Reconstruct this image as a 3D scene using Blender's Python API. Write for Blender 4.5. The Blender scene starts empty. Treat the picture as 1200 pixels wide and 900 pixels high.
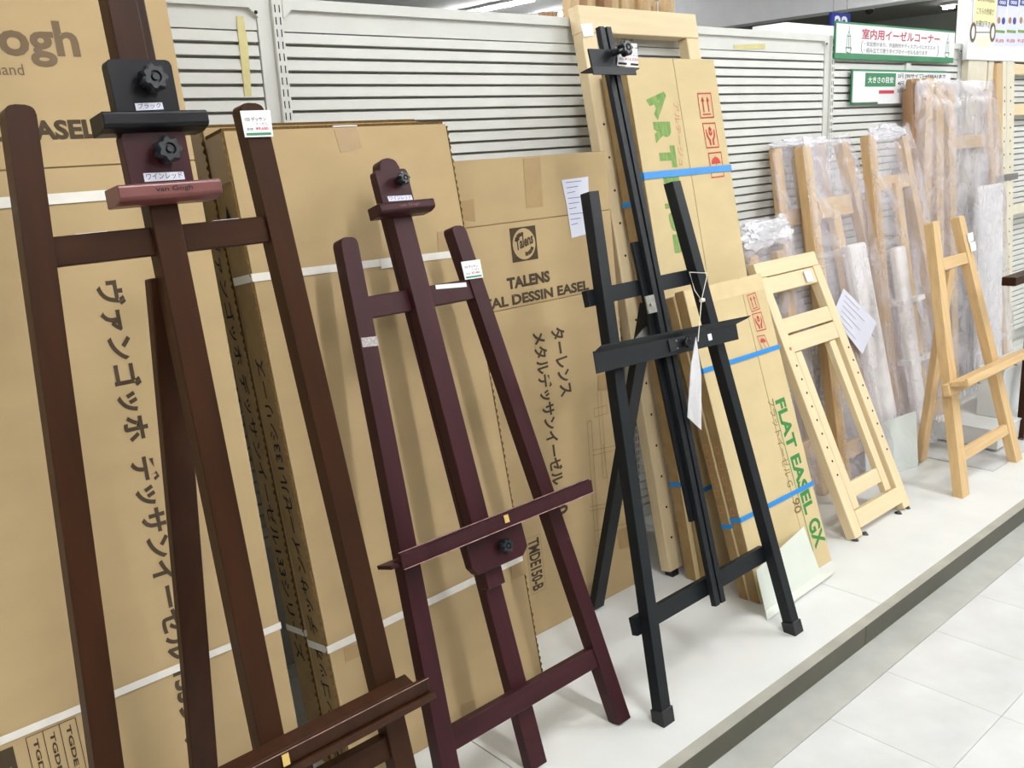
import bpy, bmesh, math, random
import numpy as np
from mathutils import Vector, Matrix, noise

SC = bpy.context.scene
COL = SC.collection
R = math.radians

# ------------------------------------------------------------------ camera
FPX = 1102.9
YAW, PITCH, ROLL = 0.84111638, 0.25347229, -0.05049392
CP = np.array([0.0, 0.0, 1.36])
_f = np.array([math.cos(YAW)*math.cos(PITCH), math.sin(YAW)*math.cos(PITCH), -math.sin(PITCH)])
_r = np.cross(_f, [0, 0, 1]); _r /= np.linalg.norm(_r)
_u = np.cross(_r, _f)
_r2 = math.cos(ROLL)*_r + math.sin(ROLL)*_u
_u2 = -math.sin(ROLL)*_r + math.cos(ROLL)*_u
RC = np.stack([_r2, -_u2, _f])
cam = bpy.data.objects.new('camera', bpy.data.cameras.new('camera'))
COL.objects.link(cam)
cam.data.sensor_width = 36
cam.data.lens = FPX/1200*36
cam.data.clip_start = 0.02
m = Matrix.Identity(4)
for i in range(3):
    m[i][0] = _r2[i]; m[i][1] = _u2[i]; m[i][2] = -_f[i]; m[i][3] = CP[i]
cam.matrix_world = m
SC.camera = cam

# ------------------------------------------------------------------ world, exposure
W = bpy.data.worlds.new('world'); SC.world = W; W.use_nodes = True
W.node_tree.nodes['Background'].inputs[0].default_value = (0.96, 0.985, 1.0, 1)
W.node_tree.nodes['Background'].inputs[1].default_value = 0.34
SC.view_settings.view_transform = 'Standard'
SC.view_settings.look = 'None'
SC.view_settings.gamma = 1
SC.view_settings.exposure = -0.33
SC.cycles.max_bounces = 8
SC.cycles.transparent_max_bounces = 24
LAMP_W = 24.0      # watts of each ceiling luminaire

# ------------------------------------------------------------------ materials
def srgb(r, g, b):
    return tuple(((c/255)/12.92 if c/255 <= 0.04045 else ((c/255+0.055)/1.055)**2.4) for c in (r, g, b)) + (1,)

def mat(name, col, rough=0.5, metal=0, spec=0.5, noise_amt=0, nscale=20, bump=0, stretch=(1, 1, 1), detail=4, col2=None, emit=0, coat=0):
    M = bpy.data.materials.new(name); M.use_nodes = True
    nt = M.node_tree; b = nt.nodes['Principled BSDF']
    c = srgb(*col)
    b.inputs['Base Color'].default_value = c
    b.inputs['Roughness'].default_value = rough
    b.inputs['Metallic'].default_value = metal
    b.inputs['Specular IOR Level'].default_value = spec
    b.inputs['Coat Weight'].default_value = coat
    if emit:
        b.inputs['Emission Color'].default_value = c
        b.inputs['Emission Strength'].default_value = emit
    if noise_amt or bump or col2:
        tc = nt.nodes.new('ShaderNodeTexCoord')
        mp = nt.nodes.new('ShaderNodeMapping'); mp.inputs['Scale'].default_value = stretch
        n = nt.nodes.new('ShaderNodeTexNoise'); n.inputs['Scale'].default_value = nscale; n.inputs['Detail'].default_value = detail
        nt.links.new(tc.outputs['Object'], mp.inputs[0]); nt.links.new(mp.outputs[0], n.inputs['Vector'])
        if noise_amt or col2:
            cr = nt.nodes.new('ShaderNodeValToRGB')
            cr.color_ramp.elements[0].position = 0.3; cr.color_ramp.elements[1].position = 0.7
            d = srgb(*(col2 if col2 else [max(0, x*(1-noise_amt)) for x in col]))
            cr.color_ramp.elements[0].color = d; cr.color_ramp.elements[1].color = c
            nt.links.new(n.outputs['Fac'], cr.inputs[0]); nt.links.new(cr.outputs[0], b.inputs['Base Color'])
        if bump:
            bp = nt.nodes.new('ShaderNodeBump'); bp.inputs['Strength'].default_value = bump; bp.inputs['Distance'].default_value = 0.002
            nt.links.new(n.outputs['Fac'], bp.inputs['Height']); nt.links.new(bp.outputs[0], b.inputs['Normal'])
    return M

M = {}
M['card'] = mat('cardboard', (186, 162, 121), 0.85, spec=0.2, noise_amt=0.035, nscale=7, bump=0.04, stretch=(1, 1, 2))
M['card2'] = mat('cardboard_plain', (212, 192, 148), 0.85, spec=0.2, noise_amt=0.035, nscale=8, bump=0.04, stretch=(1, 1, 2))
M['card_side'] = mat('cardboard_side', (160, 134, 92), 0.85, spec=0.2, noise_amt=0.10, nscale=25)
M['card_dark'] = mat('cardboard_edge', (120, 92, 52), 0.9, spec=0.1, noise_amt=0.3, nscale=300)
M['card_light'] = mat('cardboard_pale', (222, 200, 156), 0.8, spec=0.2, noise_amt=0.04, nscale=20)
M['tape'] = mat('packing_tape', (170, 142, 98), 0.35, spec=0.5, noise_amt=0.04, nscale=30)
M['strap'] = mat('white_strap', (236, 232, 222), 0.45, noise_amt=0.03, nscale=60)
M['blue'] = mat('blue_strap', (40, 140, 214), 0.4, noise_amt=0.04, nscale=60)
M['ink'] = mat('dark_ink', (74, 62, 46), 0.8, spec=0.2)
M['ink_grey'] = mat('brown_grey_ink', (116, 98, 76), 0.8, spec=0.2)
M['ink_thin'] = mat('thin_line_ink', (132, 106, 68), 0.8, spec=0.2)
M['ink_black'] = mat('black_ink', (30, 30, 34), 0.7, spec=0.2)
M['green_ink'] = mat('green_ink', (66, 132, 70), 0.8, spec=0.2)
M['green_stripe'] = mat('streaked_green_ink', (96, 148, 76), 0.8, spec=0.2, col2=(150, 166, 104), nscale=22, stretch=(4, 1, 1))
M['red_ink'] = mat('red_ink', (190, 74, 66), 0.8, spec=0.2)
M['red_faint'] = mat('faint_red_ink', (196, 138, 98), 0.8, spec=0.2)
M['brown'] = mat('dark_brown_stain', (58, 33, 18), 0.4, spec=0.14, noise_amt=0.2, nscale=8, stretch=(6, 6, .6), coat=0)
M['wine'] = mat('wine_red_stain', (60, 27, 31), 0.4, spec=0.2, noise_amt=0.15, nscale=8, stretch=(6, 6, .6))
M['wine_pale'] = mat('worn_wine_stain', (112, 60, 56), 0.34, spec=0.5, noise_amt=0.15, nscale=30)
M['black'] = mat('black_metal', (26, 30, 33), 0.45, spec=0.22, noise_amt=0.1, nscale=40)
M['blackpl'] = mat('black_plastic', (20, 22, 25), 0.4, spec=0.5, noise_amt=0.1, nscale=60)
M['blackwood'] = mat('black_stain', (22, 23, 26), 0.4, spec=0.2, noise_amt=0.1, nscale=20)
M['knob'] = mat('knob_plastic', (30, 35, 39), 0.35, spec=0.5, noise_amt=0.1, nscale=80)
M['steel'] = mat('zinc_steel', (170, 168, 160), 0.35, metal=0.8, noise_amt=0.1, nscale=60)
M['pine'] = mat('pale_beech', (232, 211, 170), 0.55, spec=0.4, noise_amt=0.04, nscale=6, stretch=(9, 9, .7))
M['pine2'] = mat('yellow_pine', (222, 188, 136), 0.5, spec=0.4, noise_amt=0.09, nscale=6, stretch=(10, 10, .6))
M['pine3'] = mat('orange_pine', (214, 180, 132), 0.55, spec=0.4, noise_amt=0.08, nscale=6, stretch=(10, 10, .6))
M['pine_h'] = mat('pale_beech_level', (232, 211, 170), 0.55, spec=0.4, noise_amt=0.04, nscale=6, stretch=(.7, 9, 9))
M['pine2_h'] = mat('yellow_pine_level', (222, 188, 136), 0.5, spec=0.4, noise_amt=0.09, nscale=6, stretch=(.6, 10, 10))
M['pine3_h'] = mat('orange_pine_level', (214, 180, 132), 0.55, spec=0.4, noise_amt=0.08, nscale=6, stretch=(.6, 10, 10))
M['brown_h'] = mat('dark_brown_stain_level', (58, 33, 18), 0.4, spec=0.14, noise_amt=0.2, nscale=8, stretch=(.6, 6, 6))
M['wine_h'] = mat('wine_red_stain_level', (60, 27, 31), 0.4, spec=0.2, noise_amt=0.15, nscale=8, stretch=(.6, 6, 6))
M['worn'] = mat('bare_worn_wood_edge', (186, 148, 138), 0.5, noise_amt=0.35, nscale=60)
M['ivory'] = mat('ivory_paint', (226, 218, 196), 0.5, spec=0.4, noise_amt=0.04, nscale=20)
M['lumber'] = mat('sawn_timber', (216, 186, 144), 0.7, spec=0.3, noise_amt=0.12, nscale=8, stretch=(8, 8, .8))
M['lumber_dark'] = mat('sawn_timber_dark', (178, 140, 104), 0.7, spec=0.3, noise_amt=0.12, nscale=8, stretch=(8, 8, .8))
M['white'] = mat('white_steel', (222, 223, 217), 0.45, spec=0.4, noise_amt=0.03, nscale=9)
M['white_back'] = mat('wall_back_steel', (196, 196, 188), 0.6, noise_amt=0.04, nscale=9)
M['slot'] = mat('slot_shadow', (44, 44, 42), 0.8, spec=0.1)
M['lam'] = mat('white_laminate', (226, 228, 225), 0.35, spec=0.4, noise_amt=0.035, nscale=6, bump=0.03)
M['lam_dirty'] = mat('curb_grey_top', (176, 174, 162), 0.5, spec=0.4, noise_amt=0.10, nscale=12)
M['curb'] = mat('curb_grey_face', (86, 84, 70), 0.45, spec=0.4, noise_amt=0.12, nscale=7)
M['tile'] = mat('vinyl_tile', (224, 225, 224), 0.3, spec=0.5, col2=(196, 197, 195), nscale=4, bump=0.04, detail=8)
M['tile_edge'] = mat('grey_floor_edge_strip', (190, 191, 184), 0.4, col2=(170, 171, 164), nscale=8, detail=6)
M['grout'] = mat('tile_joint', (196, 196, 190), 0.8, noise_amt=0.1, nscale=30)
M['ceiling'] = mat('ceiling_board', (226, 226, 224), 0.9, spec=0.1, noise_amt=0.03, nscale=8)
M['soffit'] = mat('soffit_white', (240, 240, 240), 0.9, spec=0.1, noise_amt=0.02, nscale=8)
M['ceil_dark'] = mat('dim_ceiling', (134, 132, 124), 0.9, spec=0.1, noise_amt=0.04, nscale=8)  # weaker light beyond the soffit is put into this grey
M['far'] = mat('far_wall_paint', (148, 152, 142), 0.9, spec=0.1, noise_amt=0.04, nscale=4)
M['far_unlit'] = mat('far_unlit_shade', (44, 40, 34), 0.9, spec=0.1, noise_amt=0.2, nscale=4)  # dark colour stands in for an unlit area
M['paper'] = mat('white_paper', (238, 238, 240), 0.6, spec=0.3, noise_amt=0.02, nscale=20)
M['paper_blue'] = mat('bluish_paper', (222, 224, 238), 0.5, spec=0.4, noise_amt=0.02, nscale=20)
M['foam'] = mat('white_foam', (240, 238, 236), 0.75, spec=0.3, noise_amt=0.04, nscale=30, bump=0.2)
M['green'] = mat('green_board', (54, 134, 88), 0.5, noise_amt=0.05, nscale=12)
M['pinkred'] = mat('sign_red', (190, 76, 92), 0.6, noise_amt=0.05, nscale=20)
M['redlab'] = mat('sign_red_block', (196, 60, 72), 0.6, noise_amt=0.05, nscale=20)
M['signblue'] = mat('sign_blue', (44, 58, 150), 0.5, noise_amt=0.05, nscale=20)
M['yellow'] = mat('yellow_card', (240, 232, 176), 0.6, noise_amt=0.03, nscale=20)
M['pale_yellow'] = mat('pale_cream_card', (242, 238, 212), 0.6)
M['masking'] = mat('masking_tape_residue', (222, 212, 150), 0.7, noise_amt=0.05, nscale=40)
M['silver'] = mat('silver_tape', (178, 172, 168), 0.35, metal=0.5, noise_amt=0.25, nscale=200)
M['gold'] = mat('gold_sticker', (226, 196, 116), 0.35, metal=0.3, noise_amt=0.05, nscale=40)
M['string'] = mat('white_string', (230, 226, 214), 0.8, noise_amt=0.05, nscale=100)
M['orange'] = mat('orange_peg', (214, 110, 60), 0.6)
M['greenplate'] = mat('pale_green_sheet', (222, 228, 216), 0.35, spec=0.5, noise_amt=0.02, nscale=8)
M['lampw'] = mat('lamp_tube_glow', (252, 253, 255), 0.5, emit=130)
M['lens'] = mat('dark_dome', (30, 28, 26), 0.15, spec=0.6)

def film(name, base, spread, tint=(236, 232, 240)):
    Mt = bpy.data.materials.new(name); Mt.use_nodes = True
    nt = Mt.node_tree; N = nt.nodes; L = nt.links
    for n in list(N): N.remove(n)
    out = N.new('ShaderNodeOutputMaterial')
    tr = N.new('ShaderNodeBsdfTransparent'); tr.inputs[0].default_value = (1, 1, 1, 1)
    pb = N.new('ShaderNodeBsdfPrincipled'); pb.inputs['Base Color'].default_value = srgb(*tint)
    pb.inputs['Roughness'].default_value = 0.18; pb.inputs['Specular IOR Level'].default_value = 0.7
    tc = N.new('ShaderNodeTexCoord'); mp = N.new('ShaderNodeMapping'); mp.inputs['Scale'].default_value = (5, 5, 3.4)
    mp.inputs['Rotation'].default_value = (0.2, 0.5, 0.1)
    nz = N.new('ShaderNodeTexNoise'); nz.inputs['Scale'].default_value = 1.8; nz.inputs['Detail'].default_value = 5; nz.inputs['Distortion'].default_value = 1.2
    mr = N.new('ShaderNodeMapRange'); mr.inputs[1].default_value = 0.35; mr.inputs[2].default_value = 0.75
    mr.inputs[3].default_value = base; mr.inputs[4].default_value = base+spread
    bp = N.new('ShaderNodeBump'); bp.inputs['Strength'].default_value = 0.6; bp.inputs['Distance'].default_value = 0.01
    mx = N.new('ShaderNodeMixShader')
    L.new(tc.outputs['Object'], mp.inputs[0]); L.new(mp.outputs[0], nz.inputs['Vector'])
    L.new(nz.outputs['Fac'], mr.inputs[0]); L.new(mr.outputs[0], mx.inputs[0])
    L.new(nz.outputs['Fac'], bp.inputs['Height']); L.new(bp.outputs[0], pb.inputs['Normal'])
    L.new(tr.outputs[0], mx.inputs[1]); L.new(pb.outputs[0], mx.inputs[2]); L.new(mx.outputs[0], out.inputs[0])
    return Mt
M['film'] = film('clear_plastic_film', 0.15, 0.32)
M['film_milky'] = film('milky_plastic_film', 0.2, 0.38)
M['film_thick'] = film('folded_plastic_film', 0.5, 0.4, (240, 240, 244))
M['acrylic'] = film('clear_acrylic', 0.12, 0.04)
M['frost'] = film('frosted_panel_sheet', 0.78, 0.08, (226, 234, 230))

# ------------------------------------------------------------------ build helpers
def tag(o, label=None, cat=None, group=None, kind=None):
    if label: o['label'] = label
    if cat: o['category'] = cat
    if group: o['group'] = group
    if kind: o['kind'] = kind
    return o

def empty(name, loc=(0, 0, 0), rot=(0, 0, 0)):
    o = bpy.data.objects.new(name, None); COL.objects.link(o)
    o.location = loc; o.rotation_euler = rot; o.empty_display_size = 0.05
    return o

def link(name, me, parent=None):
    o = bpy.data.objects.new(name, me); COL.objects.link(o)
    if parent: o.parent = parent
    return o

def fin(name, bm, material, parent=None, bevel=0, seg=1, smooth=False):
    if bevel:
        bmesh.ops.bevel(bm, geom=[e for e in bm.edges], offset=bevel, segments=seg, profile=0.5, affect='EDGES', clamp_overlap=True)
    bmesh.ops.recalc_face_normals(bm, faces=bm.faces)
    me = bpy.data.meshes.new(name); bm.to_mesh(me); bm.free()
    if smooth:
        for p in me.polygons: p.use_smooth = True
    me.materials.append(M[material] if isinstance(material, str) else material)
    return link(name, me, parent)

def box(bm, x0, x1, y0, y1, z0, z1):
    v = [bm.verts.new(p) for p in ((x0, y0, z0), (x1, y0, z0), (x1, y1, z0), (x0, y1, z0), (x0, y0, z1), (x1, y0, z1), (x1, y1, z1), (x0, y1, z1))]
    for f in ((0, 3, 2, 1), (4, 5, 6, 7), (0, 1, 5, 4), (1, 2, 6, 5), (2, 3, 7, 6), (3, 0, 4, 7)):
        bm.faces.new([v[i] for i in f])
    return bm

def prism(bm, pts, y0, y1):
    """polygon pts [(x, z)] extruded from y0 to y1"""
    a = [bm.verts.new((x, y0, z)) for x, z in pts]; b = [bm.verts.new((x, y1, z)) for x, z in pts]
    bm.faces.new(a); bm.faces.new(b[::-1])
    n = len(pts)
    for i in range(n):
        bm.faces.new([a[i], b[i], b[(i+1) % n], a[(i+1) % n]])
    return bm

def xprism(bm, pts, x0, x1):
    """polygon pts [(y, z)] extruded from x0 to x1"""
    a = [bm.verts.new((x0, y, z)) for y, z in pts]; b = [bm.verts.new((x1, y, z)) for y, z in pts]
    bm.faces.new(a); bm.faces.new(b[::-1])
    n = len(pts)
    for i in range(n):
        bm.faces.new([a[i], b[i], b[(i+1) % n], a[(i+1) % n]])
    return bm

def rcorner(pts, r, which, n=5):
    """round chosen corners of polygon"""
    out = []
    N = len(pts)
    for i, p in enumerate(pts):
        if i not in which: out.append(p); continue
        a = Vector(pts[i-1]) - Vector(p); b = Vector(pts[(i+1) % N]) - Vector(p)
        A = Vector(p)+a.normalized()*r; B = Vector(p)+b.normalized()*r
        for k in range(n+1):
            t = k/n
            out.append(tuple((1-t)**2*A + 2*t*(1-t)*Vector(p) + t*t*B))
    return out

def tube(bm, pts, r, seg=8, caps=True):
    pts = [Vector(p) for p in pts]; rings = []
    for i, p in enumerate(pts):
        d = (pts[min(i+1, len(pts)-1)] - pts[max(i-1, 0)]).normalized()
        up = Vector((0, 0, 1)) if abs(d.z) < 0.9 else Vector((1, 0, 0))
        a = d.cross(up).normalized(); b = d.cross(a).normalized()
        rr = r[i] if isinstance(r, (list, tuple)) else r
        rings.append([bm.verts.new(p+a*rr*math.cos(2*math.pi*k/seg)+b*rr*math.sin(2*math.pi*k/seg)) for k in range(seg)])
    for i in range(len(rings)-1):
        for k in range(seg):
            bm.faces.new([rings[i][k], rings[i][(k+1) % seg], rings[i+1][(k+1) % seg], rings[i+1][k]])
    if caps:
        bm.faces.new(rings[0][::-1]); bm.faces.new(rings[-1])
    return bm

def bar3(bm, p0, p1, wv, dv):
    """square bar from p0 to p1 with half vectors wv, dv"""
    p0, p1, wv, dv = map(Vector, (p0, p1, wv, dv))
    v = [bm.verts.new(q) for q in (p0-wv-dv, p0+wv-dv, p0+wv+dv, p0-wv+dv, p1-wv-dv, p1+wv-dv, p1+wv+dv, p1-wv+dv)]
    for f in ((0, 3, 2, 1), (4, 5, 6, 7), (0, 1, 5, 4), (1, 2, 6, 5), (2, 3, 7, 6), (3, 0, 4, 7)):
        bm.faces.new([v[i] for i in f])
    return bm

def ray(x, y):
    return RC.T @ np.array([(x-600)/FPX, (y-450)/FPX, 1.0])
def onplane(x, y, p0, n):
    d = ray(x, y); n = np.array(n, float)
    return CP + d*(np.dot(np.array(p0)-CP, n)/np.dot(d, n))
def onY(x, y, Y): return Vector(onplane(x, y, (0, Y, 0), (0, 1, 0)))
def onZ(x, y, Z): return Vector(onplane(x, y, (0, 0, Z), (0, 0, 1)))

PZ = 0.06     # platform top

class Lean:
    """an upright thing that leans back against the wall: local x along the wall, y into it, z up the slope"""
    def __init__(s, name, label, cat, xc, yb, th, zb=PZ, group=None):
        s.xc, s.yb, s.th, s.zb = xc, yb, R(th), zb
        s.o = empty(name, (xc, yb, zb), (-s.th, 0, 0)); tag(s.o, label, cat, group)
    def pk(s, px, py, off=0):
        n = np.array([0, math.cos(s.th), -math.sin(s.th)]); p0 = np.array([0, s.yb, s.zb])+n*off
        w = onplane(px, py, p0, n)
        return (w[0]-s.xc, float((w-p0) @ np.array([0, math.sin(s.th), math.cos(s.th)])))
    def box(s, name, m, x0, x1, y0, y1, z0, z1, bevel=0, seg=1, parent=None, smooth=False):
        if m+'_h' in M and x1-x0 > z1-z0: m = m+'_h'
        return fin(name, box(bmesh.new(), x0, x1, y0, y1, z0, z1), m, parent or s.o, bevel, seg, smooth)
    def prism(s, name, m, pts, y0, y1, bevel=0, seg=1, parent=None):
        return fin(name, prism(bmesh.new(), pts, y0, y1), m, parent or s.o, bevel, seg)
    def local(s, w):
        """world point to local"""
        d = Vector(w)-Vector((s.xc, s.yb, s.zb)); c, sn = math.cos(s.th), math.sin(s.th)
        return Vector((d.x, d.y*c-d.z*sn, d.y*sn+d.z*c))

_tc = {}
def text_mesh(t, bold=0.0):
    k = (t, bold)
    if k not in _tc:
        c = bpy.data.curves.new('lettering', 'FONT'); c.body = t; c.size = 1; c.offset = bold; c.resolution_u = 3; c.fill_mode = 'FRONT'
        o = bpy.data.objects.new('lettering', c); COL.objects.link(o)
        dg = bpy.context.evaluated_depsgraph_get(); dg.update()
        me = bpy.data.meshes.new_from_object(o.evaluated_get(dg))
        v = np.array([tuple(q.co) for q in me.vertices]); f = [tuple(p.vertices) for p in me.polygons]
        bpy.data.objects.remove(o); bpy.data.curves.remove(c); bpy.data.meshes.remove(me)
        mn, mx = v.min(0), v.max(0)
        _tc[k] = (v, f, mn, mx)
    return _tc[k]

def lettering(parent, t, O, U, V, m='ink', bold=0.0, name='printed_lettering'):
    """text whose bounding box fills the parallelogram O, O+U, O+V (local 3D vectors)"""
    v, f, mn, mx = text_mesh(t, bold)
    O, U, V = Vector(O), Vector(U), Vector(V)
    me = bpy.data.meshes.new(name)
    me.from_pydata([tuple(O+U*((p[0]-mn[0])/(mx[0]-mn[0]))+V*((p[1]-mn[1])/(mx[1]-mn[1]))) for p in v], [], f)
    me.materials.append(M[m])
    return link(name, me, parent)

def ltext(fr, t, p0, p1, ptop, m='ink', off=-0.0015, bold=0.0, parent=None, name='printed_lettering'):
    a = fr.pk(*p0, off); b = fr.pk(*p1, off); c = fr.pk(*ptop, off)
    U = Vector((b[0]-a[0], 0, b[1]-a[1])); C = Vector((c[0]-a[0], 0, c[1]-a[1]))
    V = C - U*(C.dot(U)/U.dot(U))
    return lettering(parent or fr.o, t, (a[0], off, a[1]), U, V, m, bold, name)

def polys(parent, P, O, U, V, m, name='printed_symbol'):
    O, U, V = Vector(O), Vector(U), Vector(V)
    vs, fs = [], []
    for pl in P:
        fs.append(list(range(len(vs), len(vs)+len(pl))))
        vs += [tuple(O+U*x+V*y) for x, y in pl]
    me = bpy.data.meshes.new(name); me.from_pydata(vs, [], fs); me.materials.append(M[m])
    return link(name, me, parent)

def rect(x0, y0, x1, y1): return [(x0, y0), (x1, y0), (x1, y1), (x0, y1)]
def ring(x0, y0, x1, y1, tx, ty): return [rect(x0, y0, x1, y0+ty), rect(x0, y1-ty, x1, y1), rect(x0, y0+ty, x0+tx, y1-ty), rect(x1-tx, y0+ty, x1, y1-ty)]
def stroke(pts, w):
    out = []
    for a, b in zip(pts[:-1], pts[1:]):
        a, b = Vector(a), Vector(b); d = (b-a).normalized(); n = Vector((-d.y, d.x))*w/2
        out.append([tuple(a-n), tuple(b-n), tuple(b+n), tuple(a+n)])
    return out
def disc(cx, cy, rx, ry, n=24, a0=0, a1=2*math.pi):
    return [(cx+rx*math.cos(a0+(a1-a0)*k/n), cy+ry*math.sin(a0+(a1-a0)*k/n)) for k in range(n+(0 if a1-a0 > 6 else 1))]
FR = ring(0, 0, 1, 1, .05, .05)
SYM = {
 'up': FR + [rect(.28, .24, .36, .68), [(.2, .66), (.44, .66), (.32, .86)], rect(.64, .24, .72, .68), [(.56, .66), (.8, .66), (.68, .86)], rect(.2, .13, .8, .18)],
 'hands': FR + [[(.5, .86), (.36, .74), (.5, .62), (.64, .74)], [(.36, .7), (.49, .58), (.49, .46), (.36, .58)], [(.64, .7), (.51, .58), (.51, .46), (.64, .58)],
        [(.16, .74), (.22, .74), (.3, .46), (.44, .34), (.44, .12), (.32, .12), (.32, .3), (.18, .46)], [(.84, .74), (.78, .74), (.7, .46), (.56, .34), (.56, .12), (.68, .12), (.68, .3), (.82, .46)]],
 'umbrella': FR + [[(.16, .55)]+disc(.5, .55, .34, .26, 12, math.pi, 0)[1:-1]+[(.84, .55)], rect(.48, .26, .52, .55), rect(.48, .8, .52, .86)] + stroke([(.5, .26), (.53, .2), (.59, .2), (.62, .26)], .035),
}
def symbol(fr, kind, p_bl, p_br, p_tl, m='red_ink', off=-0.0036, parent=None):
    a = fr.pk(*p_bl, off); b = fr.pk(*p_br, off); c = fr.pk(*p_tl, off)
    return polys(parent or fr.o, SYM[kind], (a[0], off, a[1]), (b[0]-a[0], 0, b[1]-a[1]), (c[0]-a[0], 0, c[1]-a[1]), m)

def patch(fr, name, m, pts, off, thick=0.0006, parent=None):
    """thin sticker or paper, pixel corners picked on the thing's own plane"""
    q = [fr.pk(*p, off) for p in pts]
    return fin(name, prism(bmesh.new(), q, off-thick, off), m, parent or fr.o)

def star_knob(parent, c, r, depth, m='knob', lobes=7, name='knob'):
    """lobed hand knob, axis along -y, base at c"""
    bm = bmesh.new(); n = lobes*6; rings = []
    for (yy, sc) in ((0, .86), (-depth*.25, 1), (-depth*.75, 1), (-depth, .84)):
        rings.append([bm.verts.new((c[0]+r*sc*(1+.13*math.cos(lobes*a))*math.cos(a), c[1]+yy, c[2]+r*sc*(1+.13*math.cos(lobes*a))*math.sin(a))) for a in [2*math.pi*k/n for k in range(n)]])
    inner = [bm.verts.new((c[0]+r*.48*math.cos(2*math.pi*k/n), c[1]-depth, c[2]+r*.48*math.sin(2*math.pi*k/n))) for k in range(n)]
    inner2 = [bm.verts.new((c[0]+r*.42*math.cos(2*math.pi*k/n), c[1]-depth*.8, c[2]+r*.42*math.sin(2*math.pi*k/n))) for k in range(n)]
    seq = rings+[inner, inner2]
    for i in range(len(seq)-1):
        for k in range(n):
            bm.faces.new([seq[i][k], seq[i][(k+1) % n], seq[i+1][(k+1) % n], seq[i+1][k]])
    bm.faces.new(inner2); bm.faces.new(rings[0][::-1])
    tube(bm, [(c[0], c[1]+.006, c[2]), (c[0], c[1], c[2])], r*.5, 12)
    k = fin(name, bm, m, parent, smooth=False)
    b2 = bmesh.new(); tube(b2, [(c[0], c[1]-depth*.8, c[2]), (c[0], c[1]-depth*1.02, c[2])], [r*.3, r*.26], 14)
    fin('knob_cap', b2, m, k)
    return k

def quadleg(bl, br, tl, tr, rnd=0):
    """polygon of a leg front face from (x, v) corners; rounded top"""
    p = [bl, br, tr, tl]
    return rcorner(p, rnd, {2, 3}) if rnd else p

# ================================================================== SETTING
# floor ------------------------------------------------------------
fl = fin('floor', box(bmesh.new(), -6, 26, -9, 20, -0.1, -0.004), 'grout'); tag(fl, kind='structure')
TP = 0.28
bm0 = bmesh.new(); box(bm0, 0.0005, TP-0.0005, 0.0005, TP-0.0005, -0.004, 0)
tile0 = fin('floor_tile', bm0, 'tile', fl, 0.0003)
tm = tile0.data; first = True
xs0 = 1.8265-10*TP; ys0 = 0.697
for j in range(-5, 2):
    y = ys0 + j*TP
    for i in range(0, 40):
        if y+TP > 1.077:
            if j > 0: continue
        o = tile0 if first else link('floor_tile', tm, fl)
        first = False
        o.location = (xs0+i*TP, y, 0)
# last strip beside the curb and the far field
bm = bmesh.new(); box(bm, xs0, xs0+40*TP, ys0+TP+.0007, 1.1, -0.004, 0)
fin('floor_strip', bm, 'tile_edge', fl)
bm = bmesh.new(); box(bm, xs0+40*TP, 26, -9, 20, -0.004, 0); box(bm, -6, xs0-.001, -9, 20, -.004, 0); box(bm, xs0, xs0+40*TP, -9, ys0-5*TP-.001, -.004, 0)
fin('floor_field', bm, 'tile', fl)

# platform ---------------------------------------------------------
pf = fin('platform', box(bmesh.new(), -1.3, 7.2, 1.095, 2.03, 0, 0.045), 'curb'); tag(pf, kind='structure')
PX = [-1.27, -0.065, 1.133, 2.327, 3.53, 4.73, 5.93, 7.13]
for a, b in zip(PX[:-1], PX[1:]):
    fin('deck_panel', box(bmesh.new(), a+.0012, b-.0012, 1.104, 2.0, 0.045, PZ), 'lam', pf, 0.0008)
CX = [-1.2, -0.2, 0.99, 2.186, 3.38, 4.58, 5.78, 7.13]
for a, b in zip(CX[:-1], CX[1:]):
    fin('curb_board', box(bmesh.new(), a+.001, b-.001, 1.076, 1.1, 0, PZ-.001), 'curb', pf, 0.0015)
TX = [-1.2, .1, 1.2, 2.33, 3.5, 4.7, 5.9, 7.13]
for a, b in zip(TX[:-1], TX[1:]):
    fin('curb_trim', box(bmesh.new(), a+.0008, b-.0008, 1.075, 1.104, PZ-.001, PZ+.0006), 'lam_dirty', pf)

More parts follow.
